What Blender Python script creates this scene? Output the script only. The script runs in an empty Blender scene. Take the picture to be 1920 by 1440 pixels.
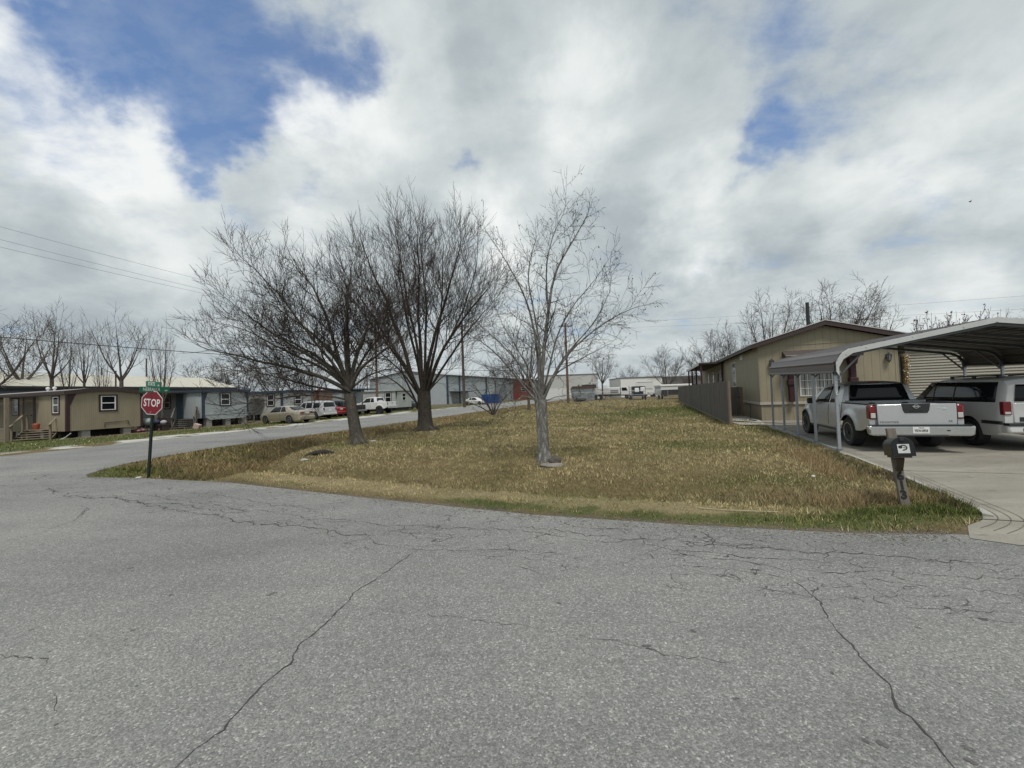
import bpy, bmesh, math, random
import numpy as np
from mathutils import Vector, Matrix, geometry
PI = math.pi
R = math.radians
rng = np.random.default_rng(7)
random.seed(7)
SC = bpy.context.scene
COL = SC.collection

# ------------------------------------------------------------------ camera
H = 1.75; F = 721.0; PHI = math.atan(0.035); PIT = math.atan(20/721.0)
def ray(x, y):
    u = (x-960)/F; v = (720-y)/F; c, s = math.cos(PHI), math.sin(PHI)
    U = u*c+v*s; V = -u*s+v*c
    return Vector((U, math.cos(PIT)-V*math.sin(PIT), math.sin(PIT)+V*math.cos(PIT)))
def G(x, y, z=0.0):
    d = ray(x, y); t = (z-H)/d.z
    return (d.x*t, d.y*t)
def AT(x, y, Y):
    d = ray(x, y); t = Y/d.y
    return Vector((d.x*t, Y, H+d.z*t))
cam = bpy.data.cameras.new('camera'); co = bpy.data.objects.new('camera', cam); COL.objects.link(co)
cam.sensor_width = 36; cam.lens = F/1920*36; cam.clip_start = 0.05; cam.clip_end = 6000
upl = Vector((0, -math.sin(PIT), math.cos(PIT))); fw = Vector((0, math.cos(PIT), math.sin(PIT))); X0 = Vector((1, 0, 0))
c_, s_ = math.cos(PHI), math.sin(PHI)
rt = c_*X0-s_*upl; up = s_*X0+c_*upl
m = Matrix((rt, up, -fw)).transposed().to_4x4(); m.translation = (0, 0, H)
co.matrix_world = m
SC.camera = co

# ------------------------------------------------------------------ materials
def nd(nt, t, **kw):
    n = nt.nodes.new(t)
    for k, v in kw.items(): setattr(n, k, v)
    return n
def new_mat(name):
    mt = bpy.data.materials.new(name); mt.use_nodes = True
    nt = mt.node_tree; b = nt.nodes['Principled BSDF']
    return mt, nt, b
def ramp(nt, src, stops):
    r = nd(nt, 'ShaderNodeValToRGB'); e = r.color_ramp.elements
    while len(e) < len(stops): e.new(0.5)
    for q, (p, c) in zip(e, stops):
        q.position = p; q.color = (c[0], c[1], c[2], 1) if len(c) == 3 else c
    nt.links.new(src, r.inputs[0]); return r.outputs[0]
def math_n(nt, op, a, b=None, c=None, clamp=False):
    n = nd(nt, 'ShaderNodeMath', operation=op, use_clamp=clamp)
    for i, v in enumerate((a, b, c)):
        if v is None: continue
        if isinstance(v, (int, float)): n.inputs[i].default_value = v
        else: nt.links.new(v, n.inputs[i])
    return n.outputs[0]
def mixc(nt, f, a, b, mode='MIX'):
    n = nd(nt, 'ShaderNodeMix', data_type='RGBA', blend_type=mode)
    for i, v in ((0, f), (6, a), (7, b)):
        if isinstance(v, (int, float)): n.inputs[i].default_value = v
        elif isinstance(v, tuple): n.inputs[i].default_value = (*v[:3], 1)
        else: nt.links.new(v, n.inputs[i])
    return n.outputs[2]
def noise(nt, vec, scale, detail=4, rough=.55, dist=0.0):
    n = nd(nt, 'ShaderNodeTexNoise'); n.inputs['Scale'].default_value = scale
    n.inputs['Detail'].default_value = detail; n.inputs['Roughness'].default_value = rough; n.inputs['Distortion'].default_value = dist
    if vec is not None: nt.links.new(vec, n.inputs['Vector'])
    return n.outputs[0]
def coords(nt): return nd(nt, 'ShaderNodeTexCoord').outputs['Object']
def mapping(nt, vec, sc):
    n = nd(nt, 'ShaderNodeMapping'); n.inputs['Scale'].default_value = sc; nt.links.new(vec, n.inputs[0]); return n.outputs[0]
def bump(nt, b, h, strength=.3, dist=.01):
    n = nd(nt, 'ShaderNodeBump'); n.inputs['Strength'].default_value = strength; n.inputs['Distance'].default_value = dist
    nt.links.new(h, n.inputs['Height']); nt.links.new(n.outputs[0], b.inputs['Normal'])
MATS = {}
def M(name, col=None, rough=.6, metal=0, var=.18, scale=6, bmp=0.0, coat=0, dirt=None, stretch=(1, 1, 1), spec=None):
    """plain weathered material: base colour broken up by two noises, optional dirt colour"""
    if name in MATS: return MATS[name]
    mt, nt, b = new_mat(name); o = coords(nt); o = mapping(nt, o, stretch)
    n1 = noise(nt, o, scale, 5, .6); n2 = noise(nt, o, scale*7, 3, .6)
    f = math_n(nt, 'ADD', math_n(nt, 'MULTIPLY', n1, .7), math_n(nt, 'MULTIPLY', n2, .3))
    lo = tuple(max(0, c*(1-var)) for c in col); hi = tuple(min(1, c*(1+var)) for c in col)
    c = ramp(nt, f, [(.3, lo), (.7, hi)])
    if dirt:
        dn = noise(nt, mapping(nt, o, (1, 1, .35)), 3.1, 6, .7)
        k = math_n(nt, 'MULTIPLY', math_n(nt, 'SUBTRACT', dn, .5, clamp=True), dirt[1]*6, clamp=True)
        c = mixc(nt, k, c, dirt[0])
    nt.links.new(c, b.inputs['Base Color'])
    b.inputs['Roughness'].default_value = rough; b.inputs['Metallic'].default_value = metal
    if coat: b.inputs['Coat Weight'].default_value = coat; b.inputs['Coat Roughness'].default_value = .06
    if spec is not None: b.inputs['Specular IOR Level'].default_value = spec
    if bmp: bump(nt, b, f, bmp, .02)
    MATS[name] = mt; return mt
def siding(name, col, pitch, groove=.5, width=.08, horizontal=False, var=.12, dirt=None, rough=.7):
    """panelled wall: grooves every `pitch` metres"""
    if name in MATS: return MATS[name]
    mt, nt, b = new_mat(name); o = coords(nt)
    sx = nd(nt, 'ShaderNodeSeparateXYZ'); nt.links.new(o, sx.inputs[0])
    s = sx.outputs[2] if horizontal else math_n(nt, 'ADD', sx.outputs[0], sx.outputs[1])
    fr = math_n(nt, 'FRACT', math_n(nt, 'DIVIDE', s, pitch))
    g = math_n(nt, 'LESS_THAN', fr, width)
    n1 = noise(nt, mapping(nt, o, (1, 1, .3)), 2.3, 6, .65); n2 = noise(nt, o, 30, 2)
    f = math_n(nt, 'ADD', math_n(nt, 'MULTIPLY', n1, .75), math_n(nt, 'MULTIPLY', n2, .25))
    c = ramp(nt, f, [(.3, tuple(q*(1-var) for q in col)), (.7, tuple(q*(1+var) for q in col))])
    if dirt:
        dn = noise(nt, mapping(nt, o, (1.5, 1.5, .2)), 2.0, 6, .75)
        k = math_n(nt, 'MULTIPLY', math_n(nt, 'SUBTRACT', dn, .52, clamp=True), dirt[1]*6, clamp=True)
        c = mixc(nt, k, c, dirt[0])
    c = mixc(nt, math_n(nt, 'MULTIPLY', g, groove), c, tuple(q*.25 for q in col))
    nt.links.new(c, b.inputs['Base Color']); b.inputs['Roughness'].default_value = rough
    bump(nt, b, math_n(nt, 'SUBTRACT', 1.0, g), .6, .012)
    MATS[name] = mt; return mt

# ------------------------------------------------------------------ mesh helpers
def setp(o, label=None, cat=None, group=None, kind=None):
    if label: o['label'] = label
    if cat: o['category'] = cat
    if group: o['group'] = group
    if kind: o['kind'] = kind
    return o
def link(name, me, mats, parent=None, loc=None, rotz=None):
    o = bpy.data.objects.new(name, me); COL.objects.link(o)
    for q in (mats if isinstance(mats, (list, tuple)) else [mats]):
        if q is not None: me.materials.append(q)
    if parent is not None: o.parent = parent
    if loc is not None: o.location = loc
    if rotz is not None: o.rotation_euler = (0, 0, rotz)
    return o
def empty(name, loc=(0, 0, 0), rotz=0, label=None, cat=None, group=None):
    o = bpy.data.objects.new(name, None); COL.objects.link(o); o.location = loc; o.rotation_euler = (0, 0, rotz)
    o.empty_display_size = .3
    return setp(o, label, cat, group)
def np_mesh(name, V, Q=None, T=None, smooth=False):
    me = bpy.data.meshes.new(name); V = np.asarray(V, np.float32)
    nq = 0 if Q is None else len(Q); ntr = 0 if T is None else len(T)
    idx = []; st = []; k = 0
    if nq: idx.append(np.asarray(Q, np.int32).ravel()); st.append(np.arange(nq, dtype=np.int32)*4); k = nq*4
    if ntr: idx.append(np.asarray(T, np.int32).ravel()); st.append(k+np.arange(ntr, dtype=np.int32)*3)
    idx = np.concatenate(idx); st = np.concatenate(st)
    me.vertices.add(len(V)); me.vertices.foreach_set('co', V.ravel())
    me.loops.add(len(idx)); me.loops.foreach_set('vertex_index', idx)
    me.polygons.add(len(st)); me.polygons.foreach_set('loop_start', st)
    if smooth: me.polygons.foreach_set('use_smooth', np.ones(len(st), bool))
    me.update(calc_edges=True); me.validate(); return me
class MB:
    def __init__(s): s.v = []; s.f = []
    def add(s, vs, fs, mtx=None):
        n = len(s.v)
        s.v += [tuple(mtx @ Vector(q)) for q in vs] if mtx is not None else [tuple(q) for q in vs]
        s.f += [tuple(n+i for i in q) for q in fs]; return s
    def box(s, x0, x1, y0, y1, z0, z1, mtx=None):
        vs = [(x, y, z) for z in (z0, z1) for y in (y0, y1) for x in (x0, x1)]
        return s.add(vs, [(0, 2, 3, 1), (4, 5, 7, 6), (0, 1, 5, 4), (2, 6, 7, 3), (0, 4, 6, 2), (1, 3, 7, 5)], mtx)
    def cbox(s, c, sz, mtx=None):
        return s.box(c[0]-sz[0]/2, c[0]+sz[0]/2, c[1]-sz[1]/2, c[1]+sz[1]/2, c[2]-sz[2]/2, c[2]+sz[2]/2, mtx)
    def beam(s, p, q, w, h=None, upv=(0, 0, 1)):
        p = Vector(p); q = Vector(q); h = h or w; d = (q-p); L = d.length; d.normalize()
        u = Vector(upv)
        if abs(d.dot(u)) > .95: u = Vector((0, 1, 0))
        r = d.cross(u).normalized(); u = r.cross(d)
        mtx = Matrix((r, d, u)).transposed().to_4x4(); mtx.translation = p
        return s.box(-w/2, w/2, 0, L, -h/2, h/2, mtx)
    def prism(s, poly, axis, a, b, mtx=None):
        """poly: 2D outline in the plane perpendicular to axis ('x': (y,z), 'y': (x,z), 'z': (x,y))"""
        n = len(poly)
        f = {'x': lambda q, t: (t, q[0], q[1]), 'y': lambda q, t: (q[0], t, q[1]), 'z': lambda q, t: (q[0], q[1], t)}[axis]
        vs = [f(q, a) for q in poly]+[f(q, b) for q in poly]
        fs = [tuple(range(n)), tuple(range(2*n-1, n-1, -1))]+[(i, i+n, (i+1) % n+n, (i+1) % n) for i in range(n)]
        return s.add(vs, fs, mtx)
    def tube(s, pts, rad, n=8, cap=True):
        pts = [Vector(p) for p in pts]
        if not isinstance(rad, (list, tuple)): rad = [rad]*len(pts)
        base = len(s.v); ref = None
        for i, p in enumerate(pts):
            t = (pts[min(i+1, len(pts)-1)]-pts[max(i-1, 0)]).normalized()
            if ref is None: ref = Vector((0, 0, 1)) if abs(t.z) < .8 else Vector((0, 1, 0))
            u = t.cross(ref).normalized(); v = t.cross(u)
            for k in range(n):
                a = 2*PI*k/n; s.v.append(tuple(p+(u*math.cos(a)+v*math.sin(a))*rad[i]))
        for i in range(len(pts)-1):
            for k in range(n):
                a = base+i*n+k; b = base+i*n+(k+1) % n; s.f.append((a, b, b+n, a+n))
        if cap:
            s.f.append(tuple(base+k for k in range(n-1, -1, -1))); e = base+(len(pts)-1)*n; s.f.append(tuple(e+k for k in range(n)))
        return s
    def lathe(s, prof, n=20, mtx=None, axis='z'):
        """prof: (radius, height)"""
        vs = []; fs = []
        for (r, h) in prof:
            for k in range(n):
                a = 2*PI*k/n; x, y = r*math.cos(a), r*math.sin(a)
                vs.append((x, y, h) if axis == 'z' else (h, x, y))
        for i in range(len(prof)-1):
            for k in range(n):
                a = i*n+k; b = i*n+(k+1) % n; fs.append((a, b, b+n, a+n))
        fs.append(tuple(range(n-1, -1, -1))); e = (len(prof)-1)*n; fs.append(tuple(e+k for k in range(n)))
        return s.add(vs, fs, mtx)
    def sphere(s, c, r, n=8, sq=(1, 1, 1)):
        pr = [(max(.001, r*math.sin(PI*i/n)), -r*math.cos(PI*i/n)) for i in range(n+1)]
        mt = Matrix.Translation(c) @ Matrix.Diagonal((*sq, 1)); return s.lathe(pr, n+2, mt)
    def mesh(s, name, smooth=None):
        me = bpy.data.meshes.new(name); me.from_pydata(s.v, [], s.f)
        bm = bmesh.new(); bm.from_mesh(me); bmesh.ops.recalc_face_normals(bm, faces=bm.faces); bm.to_mesh(me); bm.free()
        if smooth is not None:
            me.polygons.foreach_set('use_smooth', np.ones(len(me.polygons), bool)); me.set_sharp_from_angle(angle=R(smooth))
        return me
    def build(s, name, mats, parent=None, smooth=None, bevel=0, loc=None, rotz=None):
        o = link(name, s.mesh(name, smooth), mats, parent, loc, rotz)
        if bevel:
            md = o.modifiers.new('bevel', 'BEVEL'); md.width = bevel; md.segments = 2; md.limit_method = 'ANGLE'; md.angle_limit = R(40)
        return o
def place(origin, u, n):
    """matrix with local x=u (right), y=up, z=n (outward)"""
    u = Vector(u).normalized(); n = Vector(n).normalized(); v = n.cross(u)
    mt = Matrix((u, v, n)).transposed().to_4x4(); mt.translation = Vector(origin); return mt
def text(name, body, size, mat, parent, mtx, bold=0.0, ext=.004, sx=1.0, spacing=1.0):
    cu = bpy.data.curves.new(name, 'FONT'); cu.body = body; cu.size = size; cu.align_x = 'CENTER'; cu.align_y = 'CENTER'
    cu.extrude = ext; cu.offset = bold; cu.space_character = spacing; cu.resolution_u = 3
    to = bpy.data.objects.new(name, cu); COL.objects.link(to)
    dg = bpy.context.evaluated_depsgraph_get(); me = bpy.data.meshes.new_from_object(to.evaluated_get(dg))
    bpy.data.objects.remove(to); bpy.data.curves.remove(cu); me.materials.clear()
    o = link(name, me, mat, parent); o.matrix_local = mtx @ Matrix.Diagonal((sx, 1, 1, 1)); return o
def copy_tree(o, parent=None):
    c = o.copy(); COL.objects.link(c)
    if parent is not None: c.parent = parent
    for ch in list(o.children): copy_tree(ch, c)
    return c
def vnoise(x, y, seed=0):
    xi = np.floor(x).astype(np.int64); yi = np.floor(y).astype(np.int64); xf = x-xi; yf = y-yi
    def h(a, b):
        n = (a*374761393+b*668265263+seed*1442695041) & 0x7fffffff
        n = ((n ^ (n >> 13))*1274126177) & 0x7fffffff
        return ((n ^ (n >> 16)) & 0xffff)/65535.0
    u = xf*xf*(3-2*xf); v = yf*yf*(3-2*yf)
    return (h(xi, yi)*(1-u)+h(xi+1, yi)*u)*(1-v)+(h(xi, yi+1)*(1-u)+h(xi+1, yi+1)*u)*v
def fbm(x, y, sc, seed=0, oct=4):
    t = 0; a = .5; w = 0
    for k in range(oct): t = t+a*vnoise(x*sc*2**k, y*sc*2**k, seed+k); w += a; a *= .5
    return t/w

# common materials
M_white = M('white_paint', (.72, .72, .70), .5, var=.06, dirt=((.35, .32, .27), .12))
M_black = M('black_rubber', (.018, .018, .019), .75, var=.25)
M_blackpl = M('black_plastic', (.025, .026, .028), .45, var=.2)
M_glass = M('dark_glass', (.010, .012, .014), .05, var=.1, spec=.32)
M_dkbrown = M('dark_brown_trim', (.045, .028, .026), .6, var=.2)
M_maroon = M('maroon_trim', (.042, .012, .016), .55, var=.2)
M_galv = M('galvanised_steel', (.36, .39, .42), .5, .55, var=.14, scale=14)
M_wood = M('weathered_wood', (.20, .165, .12), .85, var=.3, scale=3, bmp=.25, stretch=(6, 6, .6))
M_greywood = M('grey_wood', (.115, .104, .092), .9, var=.5, scale=2.2, bmp=.3, stretch=(8, 8, .5), dirt=((.07, .066, .06), .25))
M_conc = M('concrete_block', (.33, .32, .29), .9, var=.18, scale=9, bmp=.2)
M_chrome = M('chrome', (.62, .63, .64), .22, .9, var=.08)
M_steel = M('dull_steel', (.22, .23, .24), .45, .6, var=.2)
M_red = M('red_lens', (.17, .006, .010), .2, var=.2, coat=.6)
M_clear = M('clear_lens', (.55, .54, .52), .18, var=.1, coat=.5)
# ------------------------------------------------------------------ world and light
CLOUD_Z = 3.7
SUN_AZ, SUN_EL = R(172), R(64)
SV = Vector((math.sin(SUN_AZ)*math.cos(SUN_EL), math.cos(SUN_AZ)*math.cos(SUN_EL), math.sin(SUN_EL)))
w = bpy.data.worlds.new('World'); SC.world = w; w.use_nodes = True
nt = w.node_tree; nt.nodes.clear()
tc = nd(nt, 'ShaderNodeTexCoord').outputs['Generated']
sky = nd(nt, 'ShaderNodeTexSky', sky_type='NISHITA'); sky.sun_disc = False; sky.sun_elevation = SUN_EL; sky.sun_rotation = SUN_AZ
sky.air_density = 1.0; sky.dust_density = .6; sky.ozone_density = 2.0
sep = nd(nt, 'ShaderNodeSeparateXYZ'); nt.links.new(tc, sep.inputs[0])
zz = math_n(nt, 'ADD', math_n(nt, 'MAXIMUM', sep.outputs[2], 0.0), .30)
px = math_n(nt, 'DIVIDE', sep.outputs[0], zz); py = math_n(nt, 'DIVIDE', sep.outputs[1], zz)
cmb = nd(nt, 'ShaderNodeCombineXYZ'); nt.links.new(px, cmb.inputs[0]); nt.links.new(py, cmb.inputs[1]); cmb.inputs[2].default_value = CLOUD_Z
P2 = cmb.outputs[0]
up_ = mapping(nt, P2, (.935, .935, 1))                      # the same cloud field a little nearer the zenith: gives bright tops, grey undersides
def field(v): return math_n(nt, 'ADD', math_n(nt, 'MULTIPLY', noise(nt, v, 1.35, 2, .5, .2), .50), math_n(nt, 'MULTIPLY', noise(nt, v, 3.0, 9, .60, .35), .50))
d0 = field(P2); d1 = field(up_)
wisp = noise(nt, mapping(nt, P2, (1.0, 1.6, 1)), 4.2, 9, .60, .15)
def warp(v, sc, amt):
    n = nd(nt, 'ShaderNodeTexNoise'); n.inputs['Scale'].default_value = sc; n.inputs['Detail'].default_value = 5; n.inputs['Roughness'].default_value = .6; nt.links.new(tc, n.inputs['Vector'])
    a = nd(nt, 'ShaderNodeVectorMath', operation='SUBTRACT'); nt.links.new(n.outputs['Color'], a.inputs[0]); a.inputs[1].default_value = (.5, .5, .5)
    k = nd(nt, 'ShaderNodeVectorMath', operation='SCALE'); nt.links.new(a.outputs[0], k.inputs[0]); k.inputs['Scale'].default_value = amt
    q = nd(nt, 'ShaderNodeVectorMath', operation='ADD'); nt.links.new(v, q.inputs[0]); nt.links.new(k.outputs[0], q.inputs[1]); return q.outputs[0]
nn = nd(nt, 'ShaderNodeVectorMath', operation='NORMALIZE'); nt.links.new(warp(warp(tc, 3.2, .34), 9.0, .13), nn.inputs[0]); WD = nn.outputs[0]
def blobs(lst):
    """soft patches of the sky round the given directions: (px, py, spread in degrees, weight)"""
    tot = None
    for (x, y, deg, wt) in lst:
        d = ray(x, y).normalized()
        dot = nd(nt, 'ShaderNodeVectorMath', operation='DOT_PRODUCT'); nt.links.new(WD, dot.inputs[0]); dot.inputs[1].default_value = d
        k = 1/(1-math.cos(R(deg)))
        e = math_n(nt, 'MULTIPLY', math_n(nt, 'EXPONENT', math_n(nt, 'MULTIPLY', math_n(nt, 'SUBTRACT', dot.outputs[1], 1.0), k)), wt)
        tot = e if tot is None else math_n(nt, 'ADD', tot, e)
    return tot
HOLES = [(250, 50, 7, 0.447), (400, 60, 7, 0.532), (540, 60, 6, 0.472), (420, 150, 5, 0.386), (310, 170, 4.5, 0.361), (400, 228, 3.0, 0.429), (200, 120, 4, 0.300), (130, 40, 4, 0.258), (15, 195, 3.5, 0.361), (640, 120, 3, 0.300), (690, 135, 3, 0.258),
         (1425, 245, 3.4, 0.648), (1500, 200, 5, 0.334), (1640, 130, 7, 0.272), (885, 303, 2.4, 0.481), (590, 358, 2.6, 0.386), (1420, 60, 3.5, 0.355), (1290, 30, 4, 0.230)]
hole = blobs(HOLES)
cov = math_n(nt, 'ADD', math_n(nt, 'MULTIPLY', math_n(nt, 'SUBTRACT', d0, .5), 1.1), math_n(nt, 'MULTIPLY', math_n(nt, 'SUBTRACT', wisp, .5), 1.3))
cov = math_n(nt, 'SUBTRACT', math_n(nt, 'ADD', cov, .62), hole)
mr = nd(nt, 'ShaderNodeMapRange', interpolation_type='SMOOTHSTEP'); nt.links.new(cov, mr.inputs[0]); mr.inputs[1].default_value = -.30; mr.inputs[2].default_value = .56
veil = math_n(nt, 'MULTIPLY', math_n(nt, 'SUBTRACT', wisp, .42, clamp=True), 1.1, clamp=True)
cloud = math_n(nt, 'ADD', mr.outputs[0], math_n(nt, 'MULTIPLY', math_n(nt, 'SUBTRACT', 1.0, mr.outputs[0]), veil))
BRIGHT = [(640, 215, 6, 0.405), (540, 190, 4, 0.297), (760, 270, 5, 0.189), (60, 125, 5, 0.459), (170, 200, 4, 0.203), (300, 310, 7, 0.351), (150, 270, 6, 0.270), (965, 470, 5, 0.459), (930, 390, 4, 0.216), (370, 440, 4, 0.270), (1330, 497, 3, 0.405), (1310, 345, 5, 0.351), (1110, 150, 5, 0.270), (1060, 260, 5, 0.243), (1600, 330, 6, 0.297), (1800, 370, 5, 0.216), (570, 400, 3.5, 0.297), (1560, 480, 3, 0.162), (1750, 590, 6, 0.189), (1850, 250, 6, 0.216), (770, 60, 5, 0.135), (1500, 560, 4, 0.081), (1800, 540, 4, 0.135),
          (1700, 425, 6, -0.184), (1880, 440, 5, -0.117), (1150, 385, 5, -0.151), (1470, 520, 5, -0.134), (900, 30, 6, -0.084), (880, 130, 4, -0.067), (330, 395, 4.5, -0.134), (480, 350, 4, -0.084), (660, 290, 3.5, -0.067), (1230, 30, 6, -0.100), (120, 470, 6, -0.117), (60, 560, 7, -0.084), (1580, 60, 7, -0.067), (1180, 470, 5, -0.100), (1420, 400, 4, -0.084), (1640, 250, 4, -0.084), (780, 400, 4, -0.050)]
br = math_n(nt, 'ADD', math_n(nt, 'MULTIPLY', math_n(nt, 'SUBTRACT', d0, d1), 1.0), math_n(nt, 'MULTIPLY', math_n(nt, 'SUBTRACT', wisp, .5), .17))
br = math_n(nt, 'ADD', math_n(nt, 'ADD', br, .40), blobs(BRIGHT))
ccol = ramp(nt, br, [(.06, (2.55, 2.95, 3.25)), (.30, (3.55, 4.0, 4.2)), (.52, (4.9, 5.3, 5.35)), (.85, (7.0, 7.2, 7.15))])
skyc = mixc(nt, 1.0, sky.outputs[0], (.80, .98, 1.16), 'MULTIPLY')
skyc = mixc(nt, .12, skyc, (3.8, 4.5, 5.4))
fin = mixc(nt, cloud, skyc, ccol)
bg = nd(nt, 'ShaderNodeBackground'); bg.inputs[1].default_value = .10; nt.links.new(fin, bg.inputs[0])
wo = nd(nt, 'ShaderNodeOutputWorld'); nt.links.new(bg.outputs[0], wo.inputs[0])
sl = bpy.data.lights.new('sun', 'SUN'); sl.energy = 2.1; sl.angle = R(14); sl.color = (1, .965, .91)
so = bpy.data.objects.new('sun', sl); COL.objects.link(so); so.rotation_euler = SV.to_track_quat('Z', 'Y').to_euler(); so.location = (0, -20, 30)
SC.view_settings.view_transform = 'Standard'; SC.view_settings.look = 'None'; SC.view_settings.exposure = 0.36; SC.view_settings.gamma = 1
try: w.cycles.sampling_method = 'MANUAL'; w.cycles.sample_map_resolution = 256
except Exception: pass
try: SC.cycles.max_bounces = 6; SC.cycles.use_denoising = True
except Exception: pass

# ------------------------------------------------------------------ ground layout
EDGE_FRONT = [(4.9, 4.40), (3.91, 4.52), (2.25, 4.97), (.24, 5.63), (-2.52, 6.85), (-6.41, 8.68), (-9.05, 9.54), (-11.03, 9.98)]
EDGE_SIDE = [(-11.55, 10.4), (-11.95, 11.19), (-12.3, 12.3), (-12.45, 13.6), (-12.35, 15.39), (-11.85, 17.2), (-10.9, 19.8), (-9.67, 23.4), (-7.3, 31.0), (-2.75, 46.5), (4.2, 70.0), (13.5, 101), (34, 170)]
FAR_EDGE = [(34-6.5, 172), (-2.6, 87), (-8.6, 64.5), (-12.2, 49.6), (-14.9, 36.0), (-16.6, 28.5), (-18.2, 23.54), (-19.4, 20.0), (-19.9, 17.14), (-20.4, 15.6), (-22, 14.4), (-30, 17.4), (-90, 39)]
DRIVE = [(4.95, 4.26), (5.35, 4.62), (5.72, 4.78), (6.02, 5.02), (6.28, 5.5), (6.62, 6.2), (7.14, 7.26), (8.13, 9.55), (8.2, 9.75), (10.9, 16.45), (12.2, 19.2), (13.2, 21.5), (27, 16), (24, 2), (22, -2.2), (5.2, 4.05)]
LOT = EDGE_FRONT+EDGE_SIDE+[(60, 168), (27, 62), (10.9, 16.45), (8.1, 9.5), (7.14, 7.26), (6.62, 6.2), (6.28, 5.5), (6.02, 5.02), (5.72, 4.78), (5.35, 4.62)]
ROAD = [(5.2, 4.33)]+EDGE_FRONT+EDGE_SIDE+FAR_EDGE+[(-140, 30), (-140, -60), (120, -60), (120, -27), (22, -0.35)]
def inside(poly, x, y):
    r = np.zeros(x.shape, bool); n = len(poly)
    for i in range(n):
        (x1, y1), (x2, y2) = poly[i], poly[(i+1) % n]
        if y1 == y2: continue
        c = ((y1 > y) != (y2 > y)) & (x < (x2-x1)*(y-y1)/(y2-y1)+x1); r ^= c
    return r
def pdist(line, x, y):
    d = np.full(x.shape, 1e9)
    for (x1, y1), (x2, y2) in zip(line[:-1], line[1:]):
        dx, dy = x2-x1, y2-y1; t = np.clip(((x-x1)*dx+(y-y1)*dy)/(dx*dx+dy*dy), 0, 1)
        d = np.minimum(d, np.hypot(x-x1-t*dx, y-y1-t*dy))
    return d
def height(x, y, raw=False):
    x = np.asarray(x, float); y = np.asarray(y, float)
    lot = inside(LOT, x, y); road = inside(ROAD, x, y); drv = inside(DRIVE, x, y)
    df = pdist(EDGE_FRONT, x, y); ds = pdist(EDGE_SIDE, x, y)
    k = np.clip((4.5-x)/3.0, 0, 1)
    zf = np.interp(df, [0, .25, 1.02, 1.22, 1.75, 3.9, 5.2], [-.004, .012, .035, -.21, -.30, -.06, .02])
    zs = np.interp(ds, [0, .5, 1.6, 3.2, 3.9, 4.8, 6], [-.004, -.004, -.20, -.64, -.60, .06, .09])
    fade = np.interp(y, [40, 70], [1, .35])
    z = np.where(lot, np.minimum(zf*k*np.clip(ds/2.2, 0, 1), zs*fade*np.clip(df/1.1, 0, 1)), 0.0)
    z = z+np.where(lot, (fbm(x, y, .7, 3)-.5)*.07*np.clip(np.minimum(df, ds)/1.0, .15, 1), 0)
    out = ~lot & ~road & ~drv
    z = np.where(out, -.004+(.02+(fbm(x, y, .5, 9)-.5)*.08)*np.clip(pdist(FAR_EDGE, x, y)/.6, 0, 1), z)
    far = np.hypot(x, y); z = z+np.where(out, np.clip((far-150)/1400, 0, 1)*2.0, 0)
    if raw: return z
    return np.where(road | drv, -.004, z)
def hz(x, y): return float(height(np.array([x]), np.array([y]), True)[0])

def axis(a, b, step, lim, g=1.16):
    c = list(np.arange(a, b+1e-6, step)); s = step
    lo = [a]; 
    while lo[-1] > -lim: s *= g; lo.append(lo[-1]-s)
    hi = [b]; s = step
    while hi[-1] < lim: s *= g; hi.append(hi[-1]+s)
    return np.array(lo[:0:-1]+c+hi[1:])
xs = axis(-24, 14, .16, 2200, 1.13); ys = axis(3.2, 30, .16, 2200, 1.10)
XX, YY = np.meshgrid(xs, ys); ZZ = height(XX, YY)
nx, ny = len(xs), len(ys); ii = np.arange(nx*ny).reshape(ny, nx)
Q = np.stack([ii[:-1, :-1], ii[:-1, 1:], ii[1:, 1:], ii[1:, :-1]], -1).reshape(-1, 4)
me = np_mesh('ground', np.stack([XX, YY, ZZ], -1).reshape(-1, 3), Q, smooth=True)
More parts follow.
